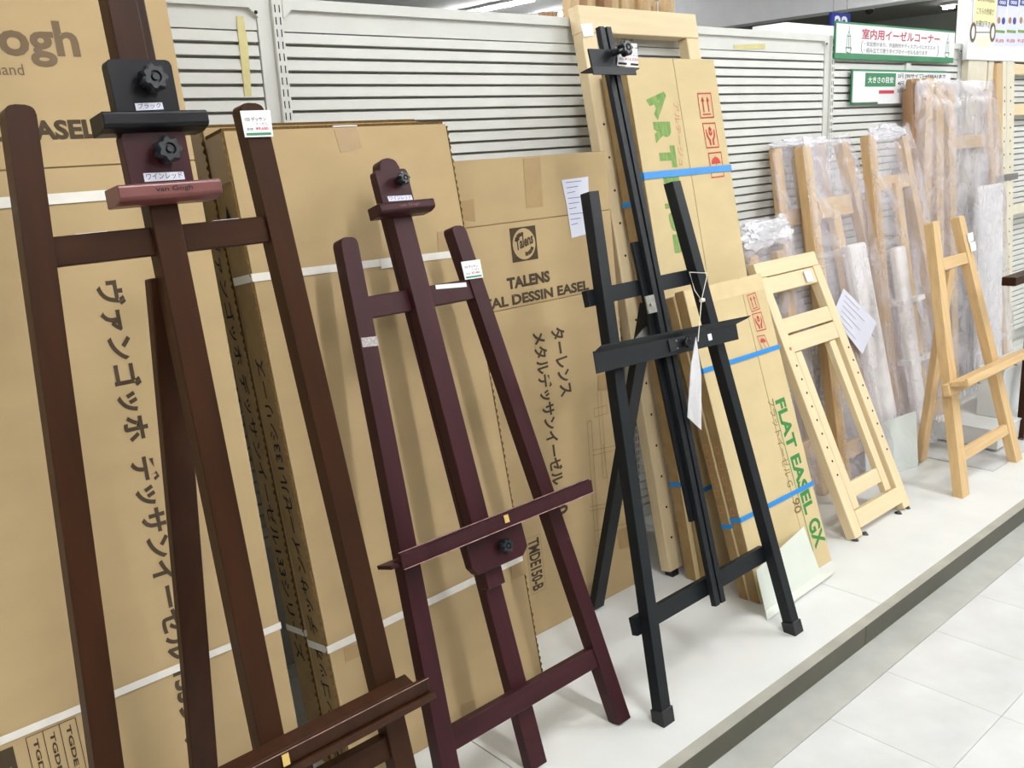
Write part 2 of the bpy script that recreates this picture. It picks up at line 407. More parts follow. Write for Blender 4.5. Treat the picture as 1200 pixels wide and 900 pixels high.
# slatted gondola wall ----------------------------------------------
WY = 2.0
wb = fin('wall_back', box(bmesh.new(), -.2, 7.1, WY+.016, WY+.03, 0, 1.68), 'white_back'); tag(wb, kind='structure')
bmS = bmesh.new()
a0, a1 = 0.0, 1.2-0.062
prof = [(.012, 0), (.0005, .0008), (.0025, .0222), (.007, .0236), (.014, .0236)]
a1 = 1.136
xprism(bmS, prof, 0, a1)
slat0 = fin('slat', bmS, 'white', wb); slat_me = slat0.data
first = True
for b in range(5):
    bx = -.065+1.199*b
    nmax = {0: 42, 1: 54, 2: 54, 3: 54, 4: 54}[b]
    for k in range(1, nmax):
        z = 1.6205-.0292*k
        if b == 4 and k > 50: continue
        o = slat0 if first else link('slat', slat_me, wb)
        first = False
        o.location = (bx+.0145, WY-.003, z+.0046)
for b in range(6):
    bx = -.065+1.199*b
    p = bmesh.new()
    box(p, bx-.012, bx+.013, WY-.014, WY+.012, PZ, 1.69)            # slotted face
    fin('post', p, 'white', wb, 0.001)
    p = bmesh.new(); box(p, bx-.046, bx-.0125, WY-.004, WY+.016, PZ, 1.69)
    fin('post_flange', p, 'white', wb, 0.001)
    p = bmesh.new()
    for k in range(62):
        z = 1.667-.0256*k
        for dx in (-.0055, .0055):
            box(p, bx+dx-.0012, bx+dx+.0012, WY-.0146, WY-.013, z-.008, z+.008)
    tag(fin('slot_row', p, 'slot', wb), kind='stuff')
    if b < 5:
        x0, x1 = bx+.014, bx+1.199-.047
        z0, z1 = 1.6665, 1.69
        p = bmesh.new()
        prism(p, [(x0, z1), (x0, z0-.02), (x0+.012, z0-.01), (x0+.022, z0), (x1-.022, z0), (x1-.012, z0-.01), (x1, z0-.02), (x1, z1)], WY-.014, WY+.01)
        fin('top_rail', p, 'white', wb)
        p = bmesh.new(); box(p, x0+.001, x1, WY-.001, WY+.006, 1.6215, z0+.02); fin('top_board', p, 'white', wb)
        p = bmesh.new(); tube(p, [(x1-.006, WY-.0155, 1.657), (x1-.006, WY-.013, 1.657)], .004, 10); fin('bolt_hole', p, 'slot', wb)
# extra narrow upright in the fourth bay
p = bmesh.new(); box(p, 4.15, 4.19, WY-.012, WY+.01, PZ, 1.6); fin('post', p, 'white', wb, 0.001)
p = bmesh.new()
for k in range(40):
    box(p, 4.163, 4.168, WY-.0128, WY-.0115, 1.5-.03*k, 1.516-.03*k); box(p, 4.173, 4.178, WY-.0128, WY-.0115, 1.5-.03*k, 1.516-.03*k)
tag(fin('slot_row', p, 'slot', wb), kind='stuff')
# base board under the slats
p = bmesh.new(); box(p, -.2, 7.1, WY-.006, WY+.01, PZ, PZ+.03); fin('base_rail', p, 'white', wb)
# masking tape stains on the wall
def wallpatch(name, m, px, off=.0185):
    q = [onY(x, y, WY-off) for x, y in px]
    bmx = bmesh.new(); prism(bmx, [(v.x, v.z) for v in q], WY-off-.0003, WY-off)
    return fin(name, bmx, m, wb)
wallpatch('tape_residue', 'masking', [(277, 19), (285, 19), (290, 48), (295, 112), (287, 113), (281, 60)], .0035)
wallpatch('tape_residue', 'masking', [(860, 53), (897, 51), (897, 57), (861, 58)], .0035)

# ceiling, soffit, far walls ------------------------------------------
ce = fin('ceiling', box(bmesh.new(), -6, 9.75, -9, 20, 2.9, 2.95), 'ceiling'); tag(ce, kind='structure')
so = fin('ceiling_soffit', box(bmesh.new(), 9.63, 9.9, -9, 20, 2.5, 3.3), 'soffit'); tag(so, kind='structure')
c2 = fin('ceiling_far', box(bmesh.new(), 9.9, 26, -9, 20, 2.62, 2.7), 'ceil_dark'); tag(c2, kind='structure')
p1 = onZ(1030, 25, 2.62)
fw = fin('wall_far', box(bmesh.new(), p1.x, p1.x+.2, -9, 20, 0, 2.62), 'far'); tag(fw, kind='structure')
fin('unlit_area_panel', box(bmesh.new(), p1.x-.03, p1.x-.001, p1.y+.75, 20, 0, 2.55), 'far_unlit', fw)  # panel that paints the unlit area onto the far wall

# ceiling lamps ---------------------------------------------------------
lampn = 0
LAB = {}
def lamp(x, y, z, label, light=True, L=1.25):
    o = empty('ceiling_lamp', (x, y, z)); tag(o, label, 'ceiling lamp', 'fluorescent lamps in rows on the ceiling')
    b = bmesh.new(); xprism(b, [(-.0, 0), (0, 0)], 0, 0) if False else box(b, -.06, .06, -L/2, L/2, -.03, 0)
    fin('housing', b, 'soffit', o, .004)
    b = bmesh.new(); tube(b, [(0, -L/2+.02, -.05), (0, L/2-.02, -.05)], .017, 10)
    fin('tube', b, 'lampw', o, smooth=True)
    if light:
        ld = bpy.data.lights.new('lamp_light', 'AREA'); ld.shape = 'RECTANGLE'; ld.size = .22; ld.size_y = L; ld.energy = LAMP_W; ld.color = (.985, .99, 1)
        lo = bpy.data.objects.new('lamp_light', ld); COL.objects.link(lo); lo.parent = o; lo.location = (0, 0, -.09)
    return o
for i_, x in enumerate((-1.2, 1.2, 3.6, 6.0, 8.4)):
    for y, wh in ((-2.2, 'behind the viewer'), (0.0, 'above this aisle'), (3.3, 'beyond the slatted wall')):
        lamp(x, y, 2.9, 'white fluorescent ceiling lamp %s, %s of its row' % (wh, ('first', 'second', 'third', 'fourth', 'fifth')[i_]))
lamp(7.78, 8.75, 2.9, 'long white fluorescent ceiling lamp above the slatted wall, the larger one', light=False, L=1.5)
lamp(9.03, 8.8, 2.9, 'small white fluorescent ceiling lamp just beside the upright timber', light=False, L=.8)
_q = onZ(1112, 3, 2.62); lamp(_q.x, _q.y, 2.62, 'tiny white ceiling lamp beyond the soffit, right of the dome camera', light=False, L=.16)

# unseen shelving added behind the viewer to block low light from the left
osf = empty('added_shade_shelf', (-4.0, -1.35, 0)); tag(osf, 'unseen white shelf unit with cartons, added across the aisle to block low light', 'shelf')
for x_ in (0, 1.9, 3.8, 5.69): fin('shelf_upright', box(bmesh.new(), x_, x_+.03, 0, .45, 0, 1.75), 'white', osf, .002)
fin('shelf_back', box(bmesh.new(), 0, 5.72, -.02, 0, 0, 1.75), 'white_back', osf)
for z_ in (.12, .5, .9, 1.3): fin('shelf_board', box(bmesh.new(), .03, 5.69, 0, .45, z_-.025, z_), 'white', osf, .002)
rnd = random.Random(9)
for z_ in (.12, .5, .9, 1.3):
    x_ = .06
    while x_ < 5.3:
        w_ = rnd.uniform(.25, .4)
        if abs((x_ % 1.9)-0) > .02:
            fin('added_carton', box(bmesh.new(), x_, x_+w_-.01, .03, .40, z_+.001, z_+rnd.uniform(.24, .34)), 'card_side', osf, .003)
        x_ += w_

# ================================================================== BOXES
def seam_panels(fr, m, x0, x1, z0, z1, y, xs=(), zs=(), gap=.0012, t=.0025):
    """front face made of separate cardboard panels; xs are vertical cuts as (x, zlo, zhi); zs are heights"""
    cuts = sorted([z0]+list(zs)+[z1])
    for a, b in zip(cuts[:-1], cuts[1:]):
        vx = [x for x, lo, hi in xs if lo <= a+.001 and hi >= b-.001]
        xx = sorted([x0]+vx+[x1])
        for c, d in zip(xx[:-1], xx[1:]):
            fr.box('panel', m, c+(gap if c != x0 else 0), d-(gap if d != x1 else 0), y-t, y, a+(gap if a != z0 else 0), b-(gap if b != z1 else 0), .0006)

def corrugated_edge(fr, x, y0, z0, z1, side=-1, step=.008, w=.006, seed=1):
    """ragged cut edge of corrugated board running up a box corner"""
    rnd = random.Random(seed); b = bmesh.new(); n = int((z1-z0)/step)
    prev = None
    for k in range(n+1):
        z = z0+(z1-z0)*k/n; o = (w if k % 2 else w*.35)*(.7+.6*rnd.random())
        cur = [b.verts.new((x, y0-.0005, z)), b.verts.new((x+side*.001, y0-.0012, z)), b.verts.new((x-side*o, y0-.0032, z))]
        if prev:
            b.faces.new([prev[0], prev[2], cur[2], cur[0]]); b.faces.new([prev[1], prev[2], cur[2], cur[1]])
        prev = cur
    return fin('corrugated_edge', b, 'card_dark', fr.o)

def strap(fr, m, x0, x1, y0, y1, z, w=.014, zl=None, name='strap'):
    """band across the front and both sides"""
    z2 = z if zl is None else zl
    b = bmesh.new()
    t = .0012; yf = y0-.0042
    prism(b, [(x0-t, z-w/2), (x1+t, z2-w/2), (x1+t, z2+w/2), (x0-t, z+w/2)], yf-t, yf)
    box(b, x0-t-.0008, x0-t, yf-t, y1, z-w/2, z+w/2); box(b, x1+t, x1+t+.0008, yf-t, y1, z2-w/2, z2+w/2)
    return fin(name, b, m, fr.o)

# --- tall van Gogh carton at the far left -----------------------------
X0, X1 = .06, .745
b1 = Lean('cardboard_box', 'tall cardboard carton at the far left printed EASEL, behind the dark brown easel', 'box', X1, 1.49, 7, group=None)
w = X1-X0
b1.box('body', 'card_side', -w, 0, 0, .085, 0, 1.86, .003)
v_h = 1.302
seam_panels(b1, 'card', -w, 0, 0, 1.86, 0, xs=[(.636-X1, v_h, 1.86)], zs=[v_h])
OFF = -.0032
# "van Gogh" : the last three letters are the ones in view
a = b1.pk(1, 66, OFF); h = b1.pk(95, 65, OFF); top = b1.pk(63, 22, OFF)
v_, f_, mn_, mx_ = text_mesh('ogh', .028); v2_, f2_, mn2, mx2 = text_mesh('van Gogh', .028)
ow = (h[0]-a[0]); sx = ow/(mx_[0]-mn_[0]); Hh = (top[1]-h[1])/.75
full = sx*(mx2[0]-mn2[0]); sy = Hh
lettering(b1.o, 'van Gogh', (h[0]-full, OFF, h[1]+mn2[1]*sy), (full, 0, 0), (0, 0, (mx2[1]-mn2[1])*sy), 'ink_grey', .028)
e = b1.pk(29, 88, OFF); t1 = b1.pk(28, 75, OFF)
v3, f3, mn3, mx3 = text_mesh('Holland', 0); s3 = (t1[1]-e[1])/.72
lettering(b1.o, 'Holland', (e[0]-s3*(mx3[0]-mn3[0]), OFF, e[1]), (s3*(mx3[0]-mn3[0]), 0, 0), (0, 0, s3*.72), 'ink_grey')
e = b1.pk(115, 162, OFF); t1 = b1.pk(112, 140, OFF)
v3, f3, mn3, mx3 = text_mesh('STUDIO EASEL', .042); s3 = (t1[1]-e[1])/.72; sw = s3*(mx3[0]-mn3[0])*1.05
lettering(b1.o, 'STUDIO EASEL', (e[0]-sw, OFF, e[1]), (sw, 0, 0), (0, 0, s3*.74), 'ink', .042)
ltext(b1, 'ヴァンゴッホ  デッサンイーゼル 155シリーズ', (110, 331), (229, 940), (143, 326), 'ink', OFF, .035)
strap(b1, 'strap', -w, 0, 0, .085, b1.pk(120, 229, -.004)[1], .017)
strap(b1, 'strap', -w, 0, 0, .085, b1.pk(270, 757, -.004)[1], .013)
# printed size table near the foot of the carton
tb = [b1.pk(*p, OFF) for p in ((30, 865), (88, 841), (100, 905))]
tx0, tx1, tz1 = tb[0][0], tb[1][0], tb[0][1]
P = []
cw = (tx1-tx0)/3
for k in range(4): P.append(rect(tx0+cw*k-.0006, tz1-.30, tx0+cw*k+.0006, tz1))
P.append(rect(tx0, tz1-.0006, tx1, tz1+.0006))
polys(b1.o, P, (0, OFF, 0), (1, 0, 0), (0, 0, 1), 'ink', 'printed_table')
for k in range(3):
    lettering(b1.o, 'TGDE155', (tx0+cw*k+.009, OFF, tz1-.008), (0, 0, -.115), (cw-.018, 0, 0), 'ink', .03)
q = tx0-.02
polys(b1.o, [rect(q-.036, tz1-.15, q, tz1-.004)], (0, OFF, 0), (1, 0, 0), (0, 0, 1), 'ink', 'printed_block')
lettering(b1.o, '入', (q-.026, OFF-.0006, tz1-.03), (0, 0, -.02), (.018, 0, 0), 'card')

# --- stack of two 133 cartons ---------------------------------------------
def carton133(name, label, yb, x0, x1, H, front):
    fr = Lean(name, label, 'box', x0, yb, 10.3)
    w = x1-x0; D = .078
    fr.box('body', 'card_side', 0, w, 0, D, 0, H-.004, .003)
    fr.box('front_panel', 'card', .002, w, -.003, 0, 0, H, .0008)
    corrugated_edge(fr, 0, 0, .02, H, 1, seed=3 if front else 8)
    fr.box('shaded_open_top', 'card_dark', .0, w-.003, .002, D, H-.004, H+.007, .001)  # dark colour paints in the shaded inside of the open top
    return fr, w, D
back, w2, D2 = carton133('cardboard_box', 'rear cardboard carton behind the large plain strapped one, only its side shows', 1.611, .861, 1.400, 1.375, False)
strap(back, 'strap', 0, w2 if False else .539, 0, .078, .31, .014)
lettering(back.o, 'ヴァンゴッホ デッサンイーゼル133シリーズ', (-.0012, .058, 1.17), (0, 0, -.93), (0, -.036, 0), 'ink_black', .01)
back.box('side_tape', 'tape', -.0012, 0, .0, D2, 1.26, 1.374)
box133, w1, D1 = carton133('cardboard_box', 'large plain cardboard carton with white straps, directly behind the wine red easel', 1.52, .86, 1.41, 1.365, True)
corrugated_edge(box133, w1, 0, .02, 1.36, -1, seed=5, w=.005)
lettering(box133.o, 'ヴァンゴッホ デッサンイーゼル133シリーズ', (-.0012, .022, .06), (0, 0, .86), (0, .034, 0), 'ink_black', .01)
lettering(box133.o, 'TGDE133', (-.0012, .062, .07), (0, 0, -.001-.05), (0, -.02, 0), 'ink_black', .02)
polys(box133.o, [[(.0, .0), (1, .0), (.5, 1)], rect(.35, -.8, .65, 0)], (-.0012, .055, 1.2), (0, -.022, 0), (0, 0, .03), 'ink_black')
box133.box('side_tape', 'tape', -.001, -.0002, .002, D1, 1.27, 1.364)
strap(box133, 'strap', 0, w1, 0, D1, box133.pk(300, 325, -.004)[1], .016, box133.pk(520, 300, -.004)[1])
strap(box133, 'strap', 0, w1, 0, D1, box133.pk(395, 757, -.004)[1], .016, box133.pk(619, 650, -.004)[1])
b = bmesh.new(); k = box133.pk(455, 308, -.004); box(b, k[0]-.022, k[0]+.022, -.0068, -.0056, k[1]-.011, k[1]+.011); fin('strap_clip', b, 'strap', box133.o)
for pts in ([(391, 151), (417, 148), (424, 173), (399, 179)], [(512, 272), (540, 268), (546, 300), (514, 298)], [(403, 760), (424, 753), (432, 765), (405, 776)],
            [(598, 655), (614, 650), (617, 672), (600, 680)], [(540, 826), (556, 820), (560, 838), (542, 846)]):
    patch(box133, 'tape_piece', 'tape', pts, -.0033)
b = bmesh.new(); k0 = box133.pk(389, 147, 0); box(b, k0[0], k0[0]+.06, -.004, .03, 1.366, 1.3685); fin('paper_tag', b, 'paper', box133.o)

# --- Talens carton ----------------------------------------------------------
tal = Lean('cardboard_box', 'wide cardboard carton with a dark square emblem, between the wine red and black easels', 'box', 1.99, 1.69, 4.8)
wt = .55; HT = 1.262
tal.box('body', 'card_side', -wt, 0, 0, .13, 0, HT, .004)
zc = [tal.pk(620, 258, OFF)[1], tal.pk(640, 353, OFF)[1]]
seam_panels(tal, 'card', -wt, 0, 0, HT, 0, zs=zc)
ltext(tal, 'TALENS', (595, 340), (645, 330), (594, 326), 'ink', OFF, .05)
a_ = tal.pk(560, 366, OFF); b_ = tal.pk(691, 344, OFF); c_ = tal.pk(690, 333, OFF)
v3, f3, mn3, mx3 = text_mesh('METAL DESSIN EASEL', .042); ww = (c_[1]-b_[1])*1.35*(mx3[0]-mn3[0])*.95
ltxt = tal.pk(576, 363, OFF); al_w = b_[0]-ltxt[0]
v4, f4, mn4, mx4 = text_mesh('AL DESSIN EASEL', .042); s4 = al_w/(mx4[0]-mn4[0]); fullw = s4*(mx3[0]-mn3[0])
lettering(tal.o, 'METAL DESSIN EASEL', (b_[0]-fullw, OFF, ltxt[1]), (fullw, 0, 0), (0, 0, (tal.pk(575, 350, OFF)[1]-ltxt[1])*.98), 'ink', .042)
ltext(tal, 'ターレンス', (645, 386), (657, 466), (661, 384), 'ink', OFF, .032)
ltext(tal, 'メタルデッサンイーゼル', (623, 391), (647, 571), (639, 389), 'ink', OFF, .032)
ltext(tal, '150', (649, 580), (653, 606), (663, 577), 'ink', OFF, .04)
a_ = tal.pk(601, 308, OFF); b_ = tal.pk(631, 304, OFF); c_ = tal.pk(596, 268, OFF)
O_ = Vector((a_[0], OFF, a_[1])); U_ = Vector((b_[0]-a_[0], 0, 0)); V_ = Vector((0, 0, c_[1]-a_[1]))
polys(tal.o, [rect(0, 0, 1, 1)], O_, U_, V_, 'ink', 'printed_emblem')
polys(tal.o, [disc(.5, .5, .44, .46)], O_+Vector((0, -.0004, 0)), U_, V_, 'card', 'printed_oval')
polys(tal.o, stroke([(.2, .6), (.25, .72), (.4, .8), (.5, .78)], .12)+stroke([(.5, .2), (.62, .2), (.76, .28), (.8, .38)], .12), O_+Vector((0, -.0008, 0)), U_, V_, 'ink', 'printed_swash')
lettering(tal.o, 'Talens', O_+Vector((0, -.0008, 0))+U_*.16+V_*.32, U_*.7+V_*.16, V_*.34, 'ink', .04)
# printed model code
pa, pb, pc = tal.pk(622, 632, OFF), tal.pk(634, 688, OFF), tal.pk(633, 627, OFF)
cx0, cx1 = tal.pk(619, 660, OFF)[0], tal.pk(636, 655, OFF)[0]
zt, zb_ = tal.pk(622, 630, OFF)[1], tal.pk(632, 693, OFF)[1]
polys(tal.o, ring(cx0, zb_, cx1, zt, .0008, .0008), (0, OFF, 0), (1, 0, 0), (0, 0, 1), 'ink_thin', 'printed_frame')
lettering(tal.o, 'TMDE150-B', (cx0+.006, OFF, zt-.006), (0, 0, zb_-zt+.012), (cx1-cx0-.012, 0, 0), 'ink', .03)
# line drawing of an easel
def tl(px): return tal.pk(*px, OFF)
P = []
def ln(*pp, w=.0012):
    P.extend(stroke([tl(p) for p in pp], w))
ln((688, 494), (698, 640), (702, 640), (693, 493), (688, 494)); ln((700, 460), (707, 560), (711, 560), (704, 459))
ln((696, 479), (711, 475), (712, 484), (697, 489), (696, 479)); ln((694, 528), (722, 522)); ln((694, 534), (722, 527))
ln((691, 594), (735, 585)); ln((691, 599), (735, 590)); ln((697, 622), (740, 612)); ln((707, 520), (716, 600)); ln((735, 480), (744, 640)); ln((739, 479), (747, 600))
polys(tal.o, P, (0, 0, 0), (1, 0, 0), (0, 0, 1), 'ink_thin', 'printed_drawing')
me_ = COL.objects[-1] if False else None
for o_ in list(tal.o.children):
    if o_.name.startswith('printed_drawing'): o_.location = (0, OFF, 0)
for pts in ([(613, 186), (633, 184), (636, 242), (617, 244)], [(540, 236), (555, 233), (557, 260), (542, 258)], [(722, 622), (738, 616), (740, 640), (726, 644)], [(700, 440), (713, 437), (714, 456), (701, 458)]):
    patch(tal, 'tape_piece', 'tape', pts, -.0031)
pp = patch(tal, 'paper_slip', 'paper_blue', [(658, 211), (689, 207), (692, 273), (670, 279), (664, 240)], -.0035)
P = []
for k in range(9):
    yy = 214+k*6.2
    P += stroke([tal.pk(663+k*.8, yy, -.0046), tal.pk(681+k*.5-(k % 3)*4, yy-2, -.0046)], .0015)
o_ = polys(pp, P, (0, 0, 0), (1, 0, 0), (0, 0, 1), 'signblue', 'printed_lines'); o_.location = (0, -.0046, 0)

# --- tall wooden frame leaning behind -----------------------------------------
wf = Lean('wooden_frame', 'tall pale wooden frame with peg holes leaning on the slatted wall behind the black easel', 'easel', 2.09, 1.63, 10.9)
HF = 1.66
def PK(fr, *ps): return [fr.pk(*p) for p in ps]
lx0 = wf.pk(679, 6)[0]; ztop = wf.pk(679, 6)[1]; lx1 = wf.pk(697, 57)[0]
rx0 = wf.pk(808, 37)[0]; rx1 = wf.pk(815, 20)[0]
bx0 = -.03; bx1 = .04
zin = wf.pk(750, 31)[1]
wf.box('stile', 'pine', bx0+.0, bx0+.062, 0, .036, .02, ztop-.0755, .002)
wf.box('stile', 'pine', rx1-.062, rx1, 0, .036, .02, ztop-.0755, .002)
wf.box('top_rail', 'pine', bx0, rx1, -.002, .038, ztop-.075, ztop, .002)
wf.box('crossbar', 'pine', bx0+.05, rx1-.05, .004, .034, .1, .16, .002)
wf.box('foot_pad', 'blackpl', bx0+.01, bx0+.04, .002, .03, -.003, .02)
wf.box('foot_pad', 'blackpl', rx1-.04, rx1-.01, .002, .03, -.003, .02)
b = bmesh.new()
for k in range(14):
    z = .12+.095*k
    tube(b, [(bx0+.031, -.0006, z), (bx0+.031, .001, z)], .004, 8)
tag(fin('peg_holes', b, 'slot', wf.o), kind='stuff')
patch(wf, 'price_sticker', 'paper', [(680, 28), (694, 27), (696, 42), (684, 43)], -.003)

# --- upper cartons (Artetje), two deep -------------------------------------------
def slim_box(label, x0, x1, yb, th, H, D, xs=(), m='card2', zb=PZ):
    fr = Lean('cardboard_box', label, 'box', x0, yb, th, zb)
    fr.box('body', 'card_side', 0, x1-x0, 0, D, 0, H, .003)
    seam_panels(fr, m, 0, x1-x0, 0, H, 0, xs=[(x, 0, H) for x in xs])
    return fr
tmp = Lean('probe', 'x', 'x', 0, 1.521, 11.3); xr = 2.524; xl = tmp.pk(746, 160)[0]; HA = tmp.pk(790, 69)[1]; xs_ = tmp.pk(805, 178)[0]
bpy.data.objects.remove(tmp.o)
a2 = slim_box('tall slim cardboard carton directly behind the tall one with streaked green lettering', xl-.015, xr-.03, 1.562, 11.4, HA-.03, .038)
strap(a2, 'blue', 0, xr-xl-.015, 0, .038, .30, .014); strap(a2, 'blue', 0, xr-xl-.015, 0, .038, 1.13, .014)
art = slim_box('tall cardboard carton with streaked green lettering and a blue strap, behind the black easel', xl, xr, 1.521, 11.3, HA, .036, xs=[xs_-xl])
AW = xr-xl
OA = -.0032
for s_, p0, p1, pt in (('A', (757, 117), (771, 141), (780, 111)), ('R', (765, 143), (769, 168), (785, 143)), ('T', (771, 171), (775, 197), (790, 168)), ('E', (776, 204), (780, 226), (795, 204)), ('T', (778, 234), (781, 250), (794, 232)),
                       ('J', (783, 249), (787, 272), (798, 246)), ('E', (788, 275), (791, 297), (806, 272))):
    ltext(art, s_, p0, p1, pt, 'green_stripe', OA, .09)
ltext(art, 'アルテージュ', (789, 120), (796, 195), (795, 119), 'red_faint', OA, 0)
symbol(art, 'up', (821, 139), (837, 138), (817, 109))
symbol(art, 'hands', (828, 174), (843, 173), (823, 144))
symbol(art, 'umbrella', (834, 209), (849, 207), (830, 179))
kz = art.pk(800, 202, -.004)[1]
strap(art, 'blue', 0, AW, 0, .036, kz, .02)
strap(art, 'blue', 0, AW, 0, .036, .28, .014)

# --- lower cartons (flat easel), two deep ---------------------------------------------
TH2 = 17.2
tmp = Lean('probe', 'x', 'x', 0, 1.345, TH2); xl = tmp.pk(835, 490)[0]; xl2 = tmp.pk(892, 704)[0]; xr = tmp.pk(975, 655)[0]; HL = tmp.pk(891, 320)[1]; xsm = tmp.pk(925, 570)[0]; xr2 = tmp.pk(889, 322)[0]
bpy.data.objects.remove(tmp.o)
xl = (xl+xl2)/2; xr = (xr+xr2)/2
f2 = slim_box('shorter cardboard carton sandwiched right behind its twin with slanting dark green lettering', xl-.004, xr-.02, 1.382, TH2, HL-.02, .031)
f1 = slim_box('shorter cardboard carton with dark green lettering and a pale sheet at its foot', xl, xr, 1.345, TH2, HL, .032, xs=[xsm-xl])
FW = xr-xl
strap(f2, 'blue', 0, FW-.014, 0, .03, .22, .013)
strap(f1, 'blue', 0, FW, 0, .032, f1.pk(870, 420, -.004)[1], .014)
strap(f1, 'blue', 0, FW, 0, .032, f1.pk(910, 588, -.004)[1], .014)
f1.box('flap_fold', 'card_light', .001, FW-.001, -.0035, -.0028, HL-.05, HL-.003)
ltext(f1, 'FLAT EASEL', (908, 470), (944, 604), (918, 461), 'green_ink', OA, .035)
ltext(f1, 'GX', (946, 613), (956, 644), (959, 606), 'green_ink', OA, .035)
P = stroke([f1.pk(905, 468, OA), f1.pk(953, 646, OA)], .003)
o_ = polys(f1.o, P, (0, 0, 0), (1, 0, 0), (0, 0, 1), 'green_ink', 'printed_line'); o_.location = (0, OA, 0)
ltext(f1, 'フラットイーゼル G', (899, 469), (923, 572), (907, 467), 'ink_thin', OA, 0)
ltext(f1, '90', (928, 586), (932, 603), (936, 583), 'ink_thin', OA, .01)
symbol(f1, 'up', (881, 366), (891, 362), (875, 346))
symbol(f1, 'hands', (887, 389), (898, 386), (881, 368))
symbol(f1, 'umbrella', (894, 412), (903, 410), (887, 394))
for (fr_, xx) in ((f2, 1), (f1, 0)):
    for k in range(5):
        polys(fr_.o, ring(0, 0, 1, 1, .12, .12), (-.0012, .024, .44-.045*k), (0, -.014, 0), (0, 0, .022), 'red_faint')

# ================================================================== EASELS
def clamp(fr, parent_mat, xa, xb, za, zb, yf, yb, lx0, lx1, lz0, lz1, lyf, knob_xz, kr, lab, labpts, name='upper_clamp', embossed='ink_black'):
    """canvas clamp: block with ledge below, knob, label"""
    pl = rcorner([(xa-.0, za), (xb, za), (xb, zb), (xa, zb)], .007, {2, 3})
    c = fr.prism(name, parent_mat, pl, yf, yb, .0015)
    b = bmesh.new()
    xprism(b, [(lyf, lz0+.004), (lyf+.004, lz0), (yf, lz0-.004), (yf+.03, lz0-.004), (yf+.03, lz1), (lyf+.003, lz1), (lyf, lz1-.003)], lx0, lx1)
    led = fin('ledge', b, 'wine_pale' if parent_mat == 'wine' and embossed == 'pale' else parent_mat, c, .0012)
    lettering(c, 'van Gogh', ((lx0+lx1)/2-.022, lyf-.0004, lz0+.007), (.05, 0, 0), (0, 0, lz1-lz0-.013), 'ink_black' if embossed != 'wine' else 'wine_pale', .01, 'embossed_lettering')
    star_knob(c, (knob_xz[0], yf-.006, knob_xz[1]), kr, .022)
    if labpts:
        q = labpts
        l = fin('label_sticker', prism(bmesh.new(), q, yf-.0008, yf), 'paper_blue', c)
        a, bq, t = Vector(q[0]), Vector(q[1]), Vector(q[3])
        lettering(l, lab, (q[0][0]+.003, yf-.0012, q[0][1]+.002), (q[1][0]-q[0][0]-.006, 0, q[1][1]-q[0][1]), (0, 0, (q[3][1]-q[0][1])*.72), 'ink_black', 0, 'handwritten_lettering')
    return c

# --- dark brown easel -------------------------------------------------------------------
br = Lean('studio_easel', 'dark brown wooden easel at the far left with black and wine red clamps', 'easel', .52, 1.08, 9)
X = .52
def lx(v, a0, a1, v0=0., v1=1.39): return a0+(a1-a0)*(v-v0)/(v1-v0)
# left leg .243->.354, right leg .733->.665
dl = .036
br.prism('leg', 'brown', quadleg((.243-X, 0), (.243+dl-X, 0), (.354-X, 1.39), (.354+dl-X, 1.388), .012), 0, .03, .0025, 2)
br.prism('leg', 'brown', quadleg((.733-X, 0), (.733+.039-X, 0), (.665-X, 1.388), (.665+.037-X, 1.386), .012), 0, .03, .0025, 2)
br.box('crossbar', 'brown', .372-X, .675-X, .006, .026, 1.188, 1.226, .0015)
br.box('crossbar', 'brown', .27-X, .72-X, .006, .026, .345, .385, .0015)
br.prism('mast', 'brown', [(.503-X, .2), (.543-X, .2), (.543-X, 1.66), (.503-X, 1.66)], -.006, .026, .002, 2)
br.box('mast_slide', 'brown', .508-X, .558-X, .004, .024, 1.34, 1.68, .002)
# rear leg (swings back to the platform)
p0 = br.local((.515, 1.29, 1.20)); p1 = br.local((.515, 1.455, .06))
b = bmesh.new(); bar3(b, p0, p1, (.022, 0, 0), (0, .010, 0)); fin('rear_leg', b, 'brown', br.o, .002, 2)
# lower tray
tz = .464; tx0_, tx1_ = .17-X, .787-X
b = bmesh.new(); xprism(b, [(-.03, tz-.024), (-.024, tz-.026), (.0, tz-.026), (.0, tz-.012), (-.022, tz-.012), (-.026, tz), (-.034, tz)], tx0_, tx1_)
tr = fin('tray', b, 'brown', br.o, .001)
b = bmesh.new(); xprism(b, [(-.006, tz+.012), (-.006, tz-.012), (-.026, tz-.012), (-.03, tz+.002)], tx0_, tx1_-.025); fin('tray_shelf', b, 'brown', tr, .0015)
b = bmesh.new(); xprism(b, [(-.04, tz-.036), (-.032, tz-.040), (-.01, tz-.030), (-.01, tz-.026), (-.036, tz-.026)], tx0_+.002, tx1_+.006); fin('tray_lip', b, 'brown', tr, .001)
br.box('worn_edge', 'worn', tx0_, tx1_, -.0345, -.0335, tz-.0006, tz+.0004, parent=tr)
s_ = br.pk(335, 889, -.035); b = bmesh.new(); box(b, s_[0]-.0055, s_[0]+.0055, -.0352, -.0341, tz-.021, tz-.003); fin('gold_sticker', b, 'gold', tr)
br.box('tray_block', 'brown', .47-X, .575-X, -.012, .0, tz-.12, tz-.03, .002)
clamp(br, 'blackwood', .478-X, .563-X, 1.360, 1.439, -.026, -.006, .452-X, .592-X, 1.349, 1.370, -.046, (.527-X, 1.411), .0165, 'ブラック', [br.pk(160, 129.5, -.027), br.pk(192, 128, -.027), br.pk(190, 120, -.027), br.pk(158, 121, -.027)])
